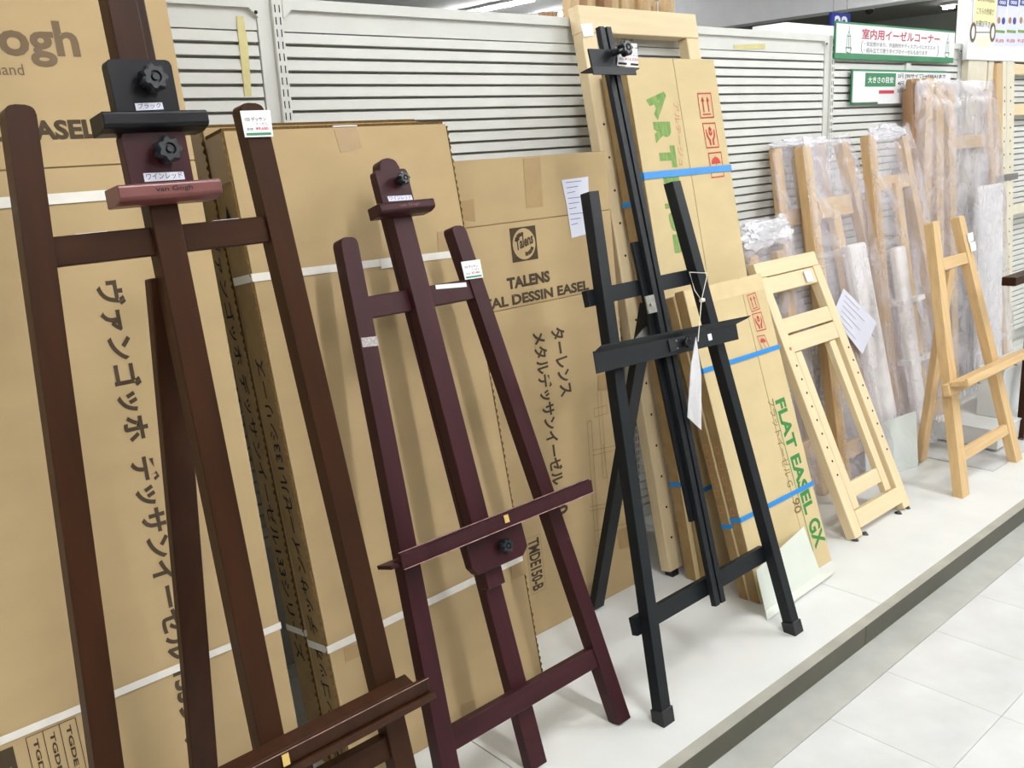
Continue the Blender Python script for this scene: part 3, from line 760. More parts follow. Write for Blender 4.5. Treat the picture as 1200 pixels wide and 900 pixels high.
clamp(br, 'wine', .477-X, .563-X, 1.266, 1.346, -.026, -.006, .452-X, .592-X, 1.257, 1.278, -.046, (.527-X, 1.319), .0165, 'ワインレッド', [br.pk(170, 213, -.027), br.pk(217, 210, -.027), br.pk(215, 201, -.027), br.pk(168, 203, -.027)], embossed='pale')
def price_tag(fr, pts, off, red, parent=None, green=True, head='155 デッサン'):
    t = patch(fr, 'price_tag', 'paper', pts, off, .0008)
    q = [Vector((p[0], off-.0012, p[1])) for p in [fr.pk(*p, off) for p in pts]]   # tl, tr, br, bl
    O = q[3]; U = q[2]-q[3]; V = q[0]-q[3]
    lettering(t, head, O+U*.1+V*.6, U*.75, V*.16, 'ink_black', .01)
    lettering(t, 'イーゼル', O+U*.45+V*.44, U*.42, V*.12, 'ink_black', .0)
    lettering(t, red, O+U*.42+V*.24, U*.46, V*.14, 'pinkred', .02)
    lettering(t, '本体', O+U*.1+V*.25, U*.24, V*.1, 'ink_black', 0)
    if green: polys(t, [rect(.06, .06, .94, .16)], O, U, V, 'green', 'printed_band')
    return t
price_tag(br, [(281, 130), (316, 129), (320, 160), (287, 161)], -.003, '¥9,680')
for (x_, y_) in ((110, 270), (268, 256)):
    q_ = br.pk(x_, y_, 0); br.box('label_sticker', 'paper', q_[0]-.02, q_[0]+.02, .008, .022, 1.2262, 1.2268)

# --- wine red easel ------------------------------------------------------------------------
wi = Lean('studio_easel', 'wine red wooden studio easel standing before the plain strapped carton', 'easel', 1.17, 1.254, 17.3)
X = 1.17
wi.prism('leg', 'wine', quadleg((.915-X, .006), (.957-X, .006), (1.004-X, 1.185), (1.042-X, 1.182), .012), 0, .034, .0025, 2)
wi.prism('leg', 'wine', quadleg((1.397-X, .006), (1.437-X, .006), (1.283-X, 1.181), (1.320-X, 1.178), .012), 0, .034, .0025, 2)
for xx in (.936, 1.417):
    wi.box('foot_glide', 'blackpl', xx-.012-X, xx+.012-X, .008, .026, -.002, .008)
wi.box('crossbar', 'wine', 1.02-X, 1.30-X, .004, .026, 1.018, 1.062, .0015)
wi.box('crossbar', 'wine', .94-X, 1.40-X, .004, .028, .150, .194, .0015)
wi.prism('mast', 'wine', rcorner([(1.130-X, .42), (1.178-X, .42), (1.178-X, 1.333), (1.130-X, 1.333)], .02, {2, 3}), -.012, .018, .002)
wi.box('mast_slide', 'wine', 1.130-X, 1.170-X, .019, .033, .47, 1.30, .002, 2)
wi.box('mast_foot', 'wine', 1.150-X, 1.196-X, .0285, .056, .012, .469, .002, 2)
blk = wi.prism('tray_block', 'wine', [(1.088-X, .480), (1.10-X, .463), (1.225-X, .463), (1.242-X, .478), (1.242-X, .548), (1.085-X, .548)], -.034, -.010, .002)
star_knob(blk, (1.172-X, -.04, .501), .014, .02)
tx0_, tx1_ = .916-X, 1.438-X; tz = .560
b = bmesh.new(); xprism(b, [(-.062, tz-.022), (-.056, tz-.024), (-.034, tz-.014), (-.034, tz-.006), (-.058, tz-.008), (-.060, tz+.006), (-.066, tz+.006)], tx0_, tx1_)
b2 = wi.box('tray', 'wine', tx0_, tx1_, -.060, -.052, tz-.012, tz+.010, .0015)
fin('tray_lip', b, 'wine', b2)
wi.box('worn_edge', 'worn', tx0_, tx1_, -.0606, -.0592, tz+.0094, tz+.0107, parent=b2)
wi.box('worn_edge', 'worn', tx0_, tx1_, -.0666, -.0650, tz-.0225, tz-.0210, parent=b2)
wi.box('tray_shelf', 'wine', tx0_-.02, tx1_-.03, -.054, -.004, tz-.016, tz-.008, .001, parent=b2)
q_ = wi.pk(590, 602, -.061); wi.box('gold_sticker', 'gold', q_[0]-.006, q_[0]+.006, -.0675, -.0664, tz-.012, tz+.004, parent=b2)
clamp(wi, 'wine', 1.100-X, 1.178-X, 1.225, 1.303, -.034, -.012, 1.079-X, 1.215-X, 1.213, 1.233, -.052, (1.150-X, 1.277), .012, 'ワインレッド', [wi.pk(456, 236, -.035), wi.pk(484, 234, -.035), wi.pk(482, 228.5, -.035), wi.pk(454, 230, -.035)], embossed='wine')
t_ = price_tag(wi, [(540, 307), (562, 304), (566, 325), (545, 328)], -.003, '¥7,480', head='133 デッサン')
price = None
lb_ = patch(wi, 'label_sticker', 'paper', [(510, 334), (546, 331), (547, 336), (511, 339)], .0035)
patch(wi, 'silver_tape', 'silver', [(423, 396), (442, 394), (444, 405), (425, 407)], -.0006)

# --- black metal easel ------------------------------------------------------------------------
bl = Lean('metal_easel', 'black metal display easel with a grooved mast, in the middle of the platform', 'easel', 1.74, 1.183, 14.4)
X = 1.74
bl.prism('leg', 'black', [(1.466-X, .004), (1.498-X, .004), (1.625-X, 1.217), (1.592-X, 1.217)], 0, .03, .001)
bl.prism('leg', 'black', [(2.014-X, .004), (2.046-X, .004), (1.927-X, 1.220), (1.894-X, 1.220)], 0, .03, .001)
for a_, dx_ in ((1.466, .0034), (2.014, -.0033)):
    bl.prism('rubber_foot', 'blackpl', [(a_-.003-X, 0), (a_+.036-X, 0), (a_+.036+dx_-X, .036), (a_-.003+dx_-X, .036)], -.003, .033, .001)
bl.box('crossbar', 'black', 1.548-X, 1.925-X, .030, .048, .962, 1.0, .0008)
bl.box('crossbar', 'black', 1.475-X, 2.0-X, .030, .048, .208, .250, .0008)
ms = bl.prism('mast', 'black', [(1.731-X, .185), (1.748-X, .185), (1.767-X, 1.60), (1.750-X, 1.60)], .004, .019, .0008)
bl.prism('mast_rail', 'black', [(1.755-X, .185), (1.772-X, .185), (1.791-X, 1.60), (1.774-X, 1.60)], .004, .019, .0008)
bl.prism('mast_groove', 'blackpl', [(1.747-X, .187), (1.756-X, .187), (1.775-X, 1.598), (1.766-X, 1.598)], .009, .017)
bl.box('mast_lower', 'black', 1.724-X, 1.748-X, .0195, .029, .40, 1.09, .0008)
# top clamp
cl = bl.box('upper_clamp', 'black', 1.688-X, 1.772-X, -.002, .003, 1.489, 1.543, .0005)
bl.box('clamp_ledge', 'black', 1.648-X, 1.815-X, -.034, .002, 1.486, 1.489, .0005, parent=cl)
bl.box('clamp_lip', 'black', 1.648-X, 1.798-X, -.036, -.033, 1.471, 1.489, .0005, parent=cl)
kk = bl.pk(732, 57, -.03); star_knob(cl, (kk[0], -.022, kk[1]), .0175, .02, 'blackpl')
b = bmesh.new(); tube(b, [(kk[0]-.01, .0, kk[1]), (kk[0], -.022, kk[1])], .008, 12); fin('knob_stem', b, 'blackpl', cl)
pts_ = [(726, 52), (746, 51), (748, 79), (723, 77)]
tg = patch(bl, 'price_tag', 'paper', pts_, -.0, .0008)
q = [Vector((p[0], -.0014, p[1])) for p in [bl.pk(*p, 0) for p in pts_]]
O = q[3]; U = q[2]-q[3]; V = q[0]-q[3]
lettering(tg, '¥13,320', O+U*.3+V*.26, U*.62, V*.15, 'pinkred', .02)
lettering(tg, '税込', O+U*.05+V*.28, U*.2, V*.1, 'ink_black')
for k in range(4): lettering(tg, ['品番', 'ターレンス', 'イーゼル', 'メタル'][k], O+U*.5+V*(.86-.12*k), U*.4, V*.07, 'ink_black')
polys(tg, [rect(.03, .06, .42, .16), rect(.6, .06, .97, .16)], O, U, V, 'ink_black', 'printed_band')
# tray
tr = bl.prism('tray', 'black', [(1.463-X, .817), (1.990-X, .800), (1.992-X, .842), (1.467-X, .866)], -.03, -.027, .0006)
b = bmesh.new()
def fl_(x, y, dz):
    t_ = (x-1.467)/(1.992-1.467); return b.verts.new((x-X, y, .866+(.842-.866)*t_+dz))
A_ = [fl_(1.470, -.030, -.004), fl_(1.482, -.040, .006), fl_(1.482, -.042, .010), fl_(1.478, -.028, .002)]
B__ = [fl_(1.985, -.030, -.004), fl_(2.03, -.040, .006), fl_(2.045, -.042, .012), fl_(1.99, -.028, .002)]
b.faces.new(A_); b.faces.new(B__[::-1])
for i in range(4): b.faces.new([A_[i], B__[i], B__[(i+1) % 4], A_[(i+1) % 4]])
fin('tray_flange', b, 'black', tr)
bl.box('tray_bracket', 'blackpl', 1.715-X, 1.775-X, -.034, -.030, .818, .846, .0008, parent=tr)
star_knob(tr, (1.772-X, -.038, .83), .012, .01, 'blackpl')
bl.box('tray_slider', 'black', 1.72-X, 1.77-X, -.027, .004, .81, .85, parent=tr)
b = bmesh.new()
for (sx_, sz_) in ((1.741, .84), (1.741, .822)): tube(b, [(sx_-X, -.0345, sz_), (sx_-X, -.036, sz_)], .0025, 8)
fin('bolt', b, 'steel', tr)
q_ = bl.pk(832, 395, -.031); bl.box('price_chip', 'paper', q_[0]-.007, q_[0]+.007, -.0315, -.0302, q_[1]-.008, q_[1]+.008, parent=tr)
# rear leg with hinge and slotted stay
p0 = bl.local((1.742, 1.44, .97)); p1 = bl.local((1.772, 1.672, .062))
b = bmesh.new(); bar3(b, p0, p1, (.021, 0, 0), (0, .012, 0)); rl = fin('rear_leg', b, 'black', bl.o, .0008)
b = bmesh.new(); q0 = bl.local((1.70, 1.425, .985)); box(b, q0.x-.012, q0.x+.02, q0.y-.02, q0.y-.016, q0.z-.04, q0.z+.002); hg = fin('hinge_plate', b, 'steel', bl.o, .0006)
b = bmesh.new(); tube(b, [(q0.x, q0.y-.02, q0.z-.02), (q0.x, q0.y-.026, q0.z-.02)], .004, 10); fin('bolt', b, 'steel', hg)
b = bmesh.new()
arc = [bl.pk(762, 380, .04), bl.pk(752, 386, .04), bl.pk(744, 396, .04), bl.pk(741, 404, .04)]
arc2 = [bl.pk(767, 388, .04), bl.pk(760, 392, .04), bl.pk(754, 398, .04), bl.pk(750, 404, .04)]
prism(b, [arc[0]]+arc[1:]+arc2[::-1], .035, .038)
st = fin('stay', b, 'steel', bl.o)
# hanging string and plastic sleeve
ht = empty('hanging_tag', (1.88, 1.33, 1.0)); tag(ht, 'clear sleeve hanging on a white string from the right leg of the black metal easel', 'tag')
def YL(px, py, Y, o): v = onY(px, py, Y); return (v.x-o[0], v.y-o[1], v.z-o[2])
HO = (1.88, 1.33, 1.0)
b = bmesh.new()
sp = [Vector(onplane(px, py, (0, 1.183-.006, PZ), (0, math.cos(R(14.4)), -math.sin(R(14.4)))))-Vector(HO) for px, py in ((829, 320), (808, 319), (814, 340), (822, 352), (829, 321))]
tube(b, sp, .0012, 6); tube(b, [sp[3], Vector(YL(818, 400, 1.33, HO))], .0011, 6)
fin('string', b, 'string', ht)
b = bmesh.new(); tube(b, [sp[3]+Vector((-.004, 0, 0)), sp[3]+Vector((.008, -.002, 0))], .005, 8); fin('string_knot', b, 'string', ht)
b = bmesh.new()
q = [Vector(YL(*p, 1.33, HO)) for p in ((816, 395), (822, 440), (822, 504), (806, 489), (810, 430))]
a = [b.verts.new(p) for p in q]; c = [b.verts.new(p+Vector((0, .002, 0))) for p in q]
b.faces.new(a); b.faces.new(c[::-1])
for i in range(5): b.faces.new([a[i], c[i], c[(i+1) % 5], a[(i+1) % 5]])
fin('clear_sleeve', b, 'film_thick', ht)

# --- pale sheet at the foot of the flat easel carton --------------------------------
sh = empty('bent_sheet', (2.2, 1.25, PZ)); tag(sh, 'pale green-white bent sheet resting at the foot of the shorter strapped carton', 'sheet')
O_ = Vector((2.2, 1.25, PZ))
tl_, tr_ = onY(886, 668, 1.325), onY(942, 617, 1.352)
fbl, fbr = Vector(onZ(897, 716, PZ+.012)), Vector(onZ(962, 672, PZ+.012))
fl_, fr__ = Vector(onZ(899, 727, PZ+.002)), Vector(onZ(981, 669, PZ+.012))
b = bmesh.new(); n = 8; rows = []
def lerp(a, b_, t): return a*(1-t)+b_*t
for (A, B_, y) in ((tl_, tr_, 0), (lerp(tl_, fbl, .5), lerp(tr_, fbr, .5), 0), (lerp(tl_, fbl, .9), lerp(tr_, fbr, .9), 0), (fbl, fbr, 0), (lerp(fbl, fl_, .3), lerp(fbr, fr__, .3), 0), (fl_, fr__, 0)):
    rows.append([b.verts.new(lerp(A, B_, k/n)-O_) for k in range(n+1)])
for i in range(len(rows)-1):
    for k in range(n): b.faces.new([rows[i][k], rows[i][k+1], rows[i+1][k+1], rows[i+1][k]])
bmesh.ops.recalc_face_normals(b, faces=b.faces)
r_ = bmesh.ops.extrude_face_region(b, geom=list(b.faces))
for v in r_['geom']:
    if isinstance(v, bmesh.types.BMVert): v.co += Vector((0, .0012, -.0012))
fin('sheet', b, 'greenplate', sh)

# --- pale floor easel (flat, H shaped) ----------------------------------------------
TF = 24.8
fe = Lean('floor_easel', 'pale beech ladder-shaped easel with rows of peg holes, right of the shorter strapped carton', 'easel', 2.84, 1.35, TF)
X = 2.84
xa, xb = 2.652-X, 3.035-X
HFE = .905
fe.box('stile', 'pine', xa, xa+.048, 0, .034, .012, HFE-.0, .002)
fe.box('stile', 'pine', xb-.048, xb, 0, .034, .012, HFE, .002)
fe.box('top_rail', 'pine', xa+.002, xb-.002, .002, .032, HFE+.001, HFE+.052, .002)
fe.box('top_board', 'pine', xa+.048, xb-.048, .004, .03, HFE-.058, HFE-.002, .0015)
fe.box('crossbar', 'pine', xa+.048, xb-.048, .002, .024, .705, .757, .0015)
fe.box('crossbar', 'pine', xa+.048, xb-.048, .002, .024, .640, .698, .0015)
fe.box('bottom_rail', 'pine', xa+.048, xb-.048, -.002, .03, .035, .09, .0015)
fe.box('inner_stile', 'pine', xa+.064, xa+.102, .010, .032, .092, .638, .0015)
fe.box('inner_stile', 'pine', xb-.102, xb-.064, .010, .032, .092, .638, .0015)
fe.box('inner_crossbar', 'pine', xa+.103, xb-.103, .012, .03, .128, .178, .0015)
for x_ in (xa+.024, xb-.024):
    b = bmesh.new()
    for k in range(9): tube(b, [(x_+.006, -.0006, .22+.047*k+.0), (x_+.006, .001, .22+.047*k)], .0042, 8)
    tag(fin('peg_holes', b, 'slot', fe.o), kind='stuff')
b = bmesh.new(); tube(b, [(xa+.03, -.001, .655), (xa+.03, .001, .655)], .006, 10); fin('peg', b, 'orange', fe.o)
for x_ in (xa+.012, xa+.075, xb-.075, xb-.012):
    b = bmesh.new(); tube(b, [(x_, .012, -.008), (x_, .014, .014)], [.014, .009], 10); fin('rubber_foot', b, 'blackpl', fe.o)
q_ = fe.pk(947, 323, 0); b = bmesh.new(); box(b, q_[0]-.022, q_[0]+.02, -.003, -.0008, q_[1]-.022, q_[1]+.018); fin('price_sticker', b, 'paper', fe.o)

# --- small pine easel on the right --------------------------------------------------------
TW = 14.5
we = Lean('tripod_easel', 'small yellow pine tripod easel with a deep tray, at the right on the platform', 'easel', 3.49, 1.257, TW)
X = 3.49
we.prism('leg', 'pine2', quadleg((3.222-X, .0), (3.282-X, 0), (3.398-X, .975), (3.448-X, .975), .01), 0, .034, .003, 2)
we.prism('leg', 'pine2', quadleg((3.712-X, .0), (3.772-X, 0), (3.612-X, .975), (3.660-X, .975), .01), 0, .034, .003, 2)
we.box('crossbar', 'pine2', 3.43-X, 3.64-X, .004, .026, .796, .838, .002)
we.box('crossbar', 'pine2', 3.3-X, 3.72-X, .004, .026, .118, .158, .002)
tz = .40
t_ = we.box('tray', 'pine2', 3.215-X, 3.86-X, -.03, -.006, tz-.03, tz+.012, .002)
we.box('tray_shelf', 'pine2', 3.225-X, 3.86-X, -.085, -.030, tz+.0, tz+.018, .002, parent=t_)
we.box('tray_lip', 'pine2', 3.225-X, 3.86-X, -.094, -.083, tz-.003, tz+.024, .002, parent=t_)
for x_ in (3.33, 3.66):
    b = bmesh.new(); tube(b, [(x_-X, -.085, tz-.012), (x_-X+.03, -.06, tz-.008)], .004, 8); fin('wing_bolt', b, 'steel', t_)
p0 = we.local((3.50, 1.475, .82)); p1 = we.local((3.50, 1.535, .066))
b = bmesh.new(); bar3(b, p0, p1, (.026, 0, 0), (0, .014, 0)); fin('rear_leg', b, 'pine3', we.o, .003, 2)
for pts in ([(1133, 274), (1140, 272), (1141, 282), (1135, 284)], [(1136, 284), (1143, 283), (1144, 293), (1138, 295)]):
    patch(we, 'price_sticker', 'paper', pts, -.003)

# ================================================================== PLASTIC WRAPPED EASELS
def bag(fr, xl, xr, yf, yb, z0, z1, seed=0, amp=.012, m='film', name='plastic_bag', taper=None, nz=44, nx=22):
    """wrinkled plastic bag: front and back sheets joined at the edges"""
    b = bmesh.new(); rows = []
    for j in range(nz+1):
        t = j/nz; z = z0+(z1-z0)*t
        a = xl(t) if callable(xl) else xl; c = xr(t) if callable(xr) else xr
        ring_ = []
        for k in range(2*nx):
            if k < nx: s_ = k/nx; x = a+(c-a)*s_; y = yf
            else: s_ = (k-nx)/nx; x = c+(a-c)*s_; y = yb
            edge = min(s_, 1-s_)*2
            sq = min(1, .25+edge*2.0) if t < .93 else min(1, .25+edge*2)*max(.15, (1-t)/.07)
            y = (yf+yb)/2+(y-(yf+yb)/2)*sq
            nn = noise.noise(Vector((x*9+seed*7, z*4, y*6+seed)))*amp + noise.noise(Vector((x*26+z*14+seed, z*9, seed*3+y*9)))*amp*.6
            x2 = noise.noise(Vector((z*7, seed*5, k*.13)))*amp*.6
            zt = noise.noise(Vector((x*18, seed*2, 1)))*amp*1.8 if t > .95 else 0
            ring_.append(b.verts.new((x+x2, y+nn, z+zt)))
        rows.append(ring_)
    N = 2*nx
    for j in range(nz):
        for k in range(N):
            b.faces.new([rows[j][k], rows[j][(k+1) % N], rows[j+1][(k+1) % N], rows[j+1][k]])
    return fin(name, b, m, fr.o, smooth=True)

def crumple(fr, cx, cy, cz, rx, ry, rz, seed, m='film_thick', name='folded_film'):
    b = bmesh.new(); bmesh.ops.create_icosphere(b, subdivisions=4, radius=1)
    for v in b.verts:
        p = v.co.copy(); n1 = noise.noise(p*1.7+Vector((seed, 0, 0)))*.45+noise.noise(p*4.5+Vector((0, seed, 0)))*.25
        r_ = 1+n1
        v.co = Vector((cx+p.x*rx*r_, cy+p.y*ry*r_, cz+p.z*rz*r_))
    return fin(name, b, m, fr.o, smooth=False)

# rear wrapped easel, between the two slatted bays
TA = 9
wa = Lean('wrapped_easel', 'rear plastic wrapped pine easel half hidden behind the wider wrapped one', 'easel', 3.2, 1.715, 10.9, group='plastic wrapped easels')
X = 3.2
wa.prism('leg', 'pine3', [(2.98-X, 0), (3.03-X, 0), (3.13-X, 1.25), (3.075-X, 1.25)], 0, .025, .003)
wa.prism('leg', 'pine3', [(3.46-X, 0), (3.51-X, 0), (3.43-X, 1.25), (3.38-X, 1.25)], 0, .025, .003)
wa.prism('mast', 'pine3', [(3.21-X, .05), (3.25-X, .05), (3.25-X, 1.24), (3.205-X, 1.20)], -.005, .02, .003)
wa.box('crossbar', 'pine3', 3.06-X, 3.45-X, .004, .022, .96, 1.02, .002)
bag(wa, lambda t: -.22+.08*t, lambda t: .32-.08*t, -.018, .028, .03, 1.27, 3, .006)
crumple(wa, .05, .0, 1.26, .17, .018, .02, 4)

# front wrapped easel
wf2 = Lean('wrapped_easel', 'wide plastic wrapped pine easel with an instruction sheet, behind the ladder-shaped easel', 'easel', 3.33, 1.6, 13.7, group='plastic wrapped easels')
X = 3.33
wf2.prism('leg', 'pine2', quadleg((3.03-X, 0), (3.09-X, 0), (3.178-X, 1.265), (3.236-X, 1.265), .012), 0, .036, .003)
wf2.prism('leg', 'pine3', quadleg((3.62-X, 0), (3.68-X, 0), (3.46-X, 1.265), (3.515-X, 1.265), .012), 0, .036, .003)
wf2.box('crossbar', 'pine2', 3.23-X, 3.47-X, .006, .028, .99, 1.065, .002)
wf2.box('crossbar', 'pine3', 3.10-X, 3.62-X, .006, .028, .10, .16, .002)
wf2.prism('mast', 'pine2', [(3.31-X, .1), (3.36-X, .1), (3.36-X, 1.04), (3.31-X, 1.04)], .0, .03, .003)
fo = bmesh.new(); box(fo, 3.30-X, 3.43-X, -.045, -.002, .1, .875)
foo = fin('foam_wrap', fo, 'foam', wf2.o, .012, 2)
bag(wf2, lambda t: -.29+.13*t, lambda t: .35-.16*t, -.055, .04, .03, 1.29, 8, .012)
sheet_pts = [wf2.pk(*p, -.075) for p in ((988, 338), (1027, 378), (1010, 415), (975, 370))]
sp_ = fin('instruction_sheet', prism(bmesh.new(), sheet_pts, -.077, -.0758), 'paper_blue', wf2.o)
P = []
for k in range(7):
    a_ = wf2.pk(990+9*.0-1.2*k, 346+6*k, -.078); c_ = wf2.pk(1018-2.6*k, 374+5.2*k, -.078)
    P += stroke([a_, (a_[0]+(c_[0]-a_[0])*(.9 if k % 2 else .6), a_[1]+(c_[1]-a_[1])*(.9 if k % 2 else .6))], .002)
o_ = polys(sp_, P, (0, 0, 0), (1, 0, 0), (0, 0, 1), 'ceil_dark', 'printed_lines'); o_.location = (0, -.0782, 0)

# low wrapped bundle tucked behind the ladder-shaped easel
wl = Lean('wrapped_bundle', 'short plastic wrapped wooden bundle leaning behind the ladder-shaped easel', 'easel', 2.86, 1.63, 11)
X = 2.86
wl.prism('leg', 'pine3', [(2.66-X, 0), (2.71-X, 0), (2.76-X, .9), (2.71-X, .9)], 0, .03, .003)
wl.prism('leg', 'pine3', [(2.94-X, 0), (2.985-X, 0), (2.92-X, .9), (2.87-X, .9)], 0, .03, .003)
wl.box('crossbar', 'pine3', 2.7-X, 2.95-X, .004, .026, .16, .22, .002)
bag(wl, lambda t: -.21+.03*t, lambda t: .145-.01*t, -.03, .05, .02, 1.02, 12, .008)
crumple(wl, -.03, .0, .965, .15, .028, .05, 9)

# third wrapped easel with foam roll
wc = Lean('wrapped_easel', 'narrow plastic wrapped pine easel with long white foam strip, beside the wide wrapped one', 'easel', 3.72, 1.60, 10.9, group='plastic wrapped easels')
X = 3.72
wc.prism('leg', 'pine3', quadleg((3.44-X, 0), (3.50-X, 0), (3.552-X, 1.275), (3.612-X, 1.275), .012), 0, .034, .003)
wc.prism('leg', 'pine3', quadleg((3.98-X, 0), (4.04-X, 0), (3.83-X, 1.26), (3.88-X, 1.26), .012), 0, .034, .003)
wc.prism('mast', 'pine2', [(3.69-X, .1), (3.74-X, .1), (3.75-X, 1.08), (3.70-X, 1.08)], -.013, .013, .003)
wc.box('crossbar', 'pine3', 3.60-X, 3.87-X, .006, .028, 1.055, 1.112, .002)
wc.box('crossbar', 'pine3', 3.5-X, 3.98-X, .006, .028, .1, .16, .002)
fo = bmesh.new(); box(fo, 3.585-X, 3.665-X, -.04, -.002, .12, .83); fin('foam_wrap', fo, 'foam', wc.o, .012, 2)
for z_ in (.60, .36): wc.box('foam_band', 'foam', 3.575-X, 3.76-X, -.044, .018, z_, z_+.02, .001)
bag(wc, lambda t: -.26+.08*t, lambda t: .30-.13*t, -.055, .04, .03, 1.30, 17, .012)
crumple(wc, -.02, 0, 1.285, .12, .025, .028, 21)
pq = [wc.pk(*p, .045) for p in ((1071, 329), (1091, 342), (1083, 378), (1074, 360))]
fin('instruction_sheet', prism(bmesh.new(), pq, .046, .0472), 'paper', wc.o)

# group standing on the white box: one big bag over several folded easels
ZB = PZ
def folded(label, x0t, x1t, x0b, x1b, top, matn, xc, yb=1.83, th=4):
    fr = Lean('folded_easel', label, 'easel', xc, yb, th, ZB, 'folded easels under the large bag')
    fr.prism('leg', matn, quadleg((x0b-xc, 0), (x1b-xc, 0), (x0t-xc, top), (x1t-xc, top), .012), -.012, .012, .003)
    fr.prism('rear_leg', matn, quadleg((x0b-xc+.035, 0), (x1b-xc+.03, 0), (x0t-xc+.012, top-.04), (x1t-xc+.0, top-.04), .01), .014, .034, .003)
    return fr
e1 = folded('folded pine easel under the large bag, the greyish one beside the size chart sign', 4.06, 4.14, 4.05, 4.12, 1.47, 'lumber_dark', 4.08)
e2 = folded('folded pine easel under the large bag, tilted a little, second from the sign', 4.205, 4.275, 4.10, 4.175, 1.475, 'pine2', 4.16, 1.832)
e3 = folded('folded pine easel under the large bag, third, straight upright stile', 4.295, 4.37, 4.29, 4.36, 1.455, 'pine2', 4.30)
e4 = folded('folded pine easel under the large bag, its broad side covered by milky film', 4.41, 4.475, 4.46, 4.53, 1.45, 'pine2', 4.44)
e4.prism('side_board', 'pine3', [(5.12-4.44, 0), (5.17-4.44, 0), (4.90-4.44, 1.43), (4.85-4.44, 1.43)], .0, .02, .003)
e4.box('crossbar', 'pine3', .07, .42, .002, .02, 1.16, 1.22, .002)
bb = empty('plastic_cover', (4.5, 1.83, ZB), (-R(4), 0, 0)); tag(bb, 'large milky plastic bag drawn over the folded easels behind the white plinth', 'plastic bag')
class _F: pass
F_ = _F(); F_.o = bb
bag(F_, lambda t: -.50+.07*t, lambda t: .68-.20*t-.08*t*t, -.075, .035, .01, 1.462, 31, .012, 'film_milky', name='bag_film')
fo = bmesh.new(); box(fo, .16, .46, -.045, -.02, .06, .98); fin('foam_sheet', fo, 'foam', bb, .01, 2)

# white low box and thin trays
def plainbox(name, label, cat, loc, rz, dims, m, bevel=.002):
    o = empty(name, loc, (0, 0, rz)); tag(o, label, cat)
    b = bmesh.new(); box(b, 0, dims[0], 0, dims[1], 0, dims[2]); fin('body', b, m, o, bevel)
    return o
q0 = onZ(1083, 525, PZ+.012); q1 = onZ(1168, 532, PZ+.012)
rz = math.atan2(q1.y-q0.y, q1.x-q0.x)+math.pi/2
st_ = plainbox('display_plinth', 'low white plinth box that carries the bagged easels, behind the pine tripod easel', 'box', (3.785, 1.36, PZ+.010), 0, (1.20, .255, .076), 'lam')
fin('plinth_lid', box(bmesh.new(), -.004, 1.204, -.004, .259, .076, .082), 'lam', st_, .001)
tr_ = plainbox('acrylic_tray', 'thin clear acrylic tray under the low white plinth', 'tray', (3.56, 1.285, PZ), 0, (1.35, .33, .009), 'acrylic', .001)
bx2 = plainbox('white_box', 'white storage box standing on the low plinth behind the pine tripod easel', 'box', (3.95, 1.415, PZ+.093), 0, (.9, .10, .20), 'lam')
fin('box_lid', box(bmesh.new(), -.004, .904, -.004, .104, .20, .206), 'lam', bx2, .001)
# frosted sheet leaning beside the ladder-shaped easel
g0 = onZ(1063, 547, PZ); 
fp = empty('frosted_panel', (g0.x, g0.y, PZ), (0, 0, 0)); tag(fp, 'frosted acrylic panel standing upright beside the ladder-shaped easel', 'panel')
b = bmesh.new()
A = onZ(1032, 560, PZ); B_ = Vector((g0.x+.02, g0.y-.02, PZ)); tA = Vector(A); tA.z = onY(1040, 500, A.y).z
c_ = [Vector((g0.x-.24, g0.y+.04, PZ)), Vector((g0.x+.03, g0.y-.03, PZ))]
topR = onY(1069, 490, c_[1].y); topL = onY(1040, 508, c_[0].y)
q = [c_[0], c_[1], Vector((c_[1].x+.02, c_[1].y+.03, topR.z)), Vector((c_[0].x+.02, c_[0].y+.03, topR.z-.02))]
vs = [b.verts.new(p-Vector((g0.x, g0.y, PZ))) for p in q]; vs2 = [b.verts.new(p-Vector((g0.x, g0.y, PZ))+Vector((.001, .004, 0))) for p in q]
b.faces.new(vs); b.faces.new(vs2[::-1])
for i in range(4): b.faces.new([vs[i], vs2[i], vs2[(i+1) % 4], vs[(i+1) % 4]])
fin('panel_sheet', b, 'frost', fp)

# --- ivory painted easels at the right end --------------------------------------------------
def ivory(label, xc, yb, th, xs, H, bars, holes=True):
    fr = Lean('painted_easel', label, 'easel', xc, yb, th, PZ, 'ivory painted easels at the right end')
    for (a, c, mm) in xs:
        fr.prism('stile', mm, quadleg((a-xc, 0), (c-xc, 0), (a-xc, H), (c-xc, H), .012), 0, .03, .003)
        if holes and mm == 'ivory':
            b = bmesh.new()
            for k in range(20): tube(b, [((a+c)/2-xc, -.001, .2+k*.065), ((a+c)/2-xc, .001, .2+k*.065)], .005, 8)
            tag(fin('peg_holes', b, 'slot', fr.o), kind='stuff')
    for (a, c, z, h, mm) in bars: fr.box('crossbar', mm, a-xc, c-xc, .004, .028, z, z+h, .002)
    return fr
def ixs(yb, th, y, *xs): 
    out = []
    for px in xs:
        w_ = onplane(px, y, (0, yb, PZ), (0, math.cos(R(th)), -math.sin(R(th)))); out.append(w_[0])
    return out
A1, A2, A3, A4 = ixs(1.95, .4, 76, 1135, 1157, 1159, 1165)
iv1 = ivory('ivory painted easel with a broad rounded head, just behind the milky bag', 4.9, 1.95, .4, [(A1, A2, 'ivory'), (A3, A4, 'ivory')], 1.585, [(A1, A4, .3, .06, 'ivory')])
B1, B2, B3, B4 = ixs(1.84, 4, 76, 1168, 1175, 1177, 1189)
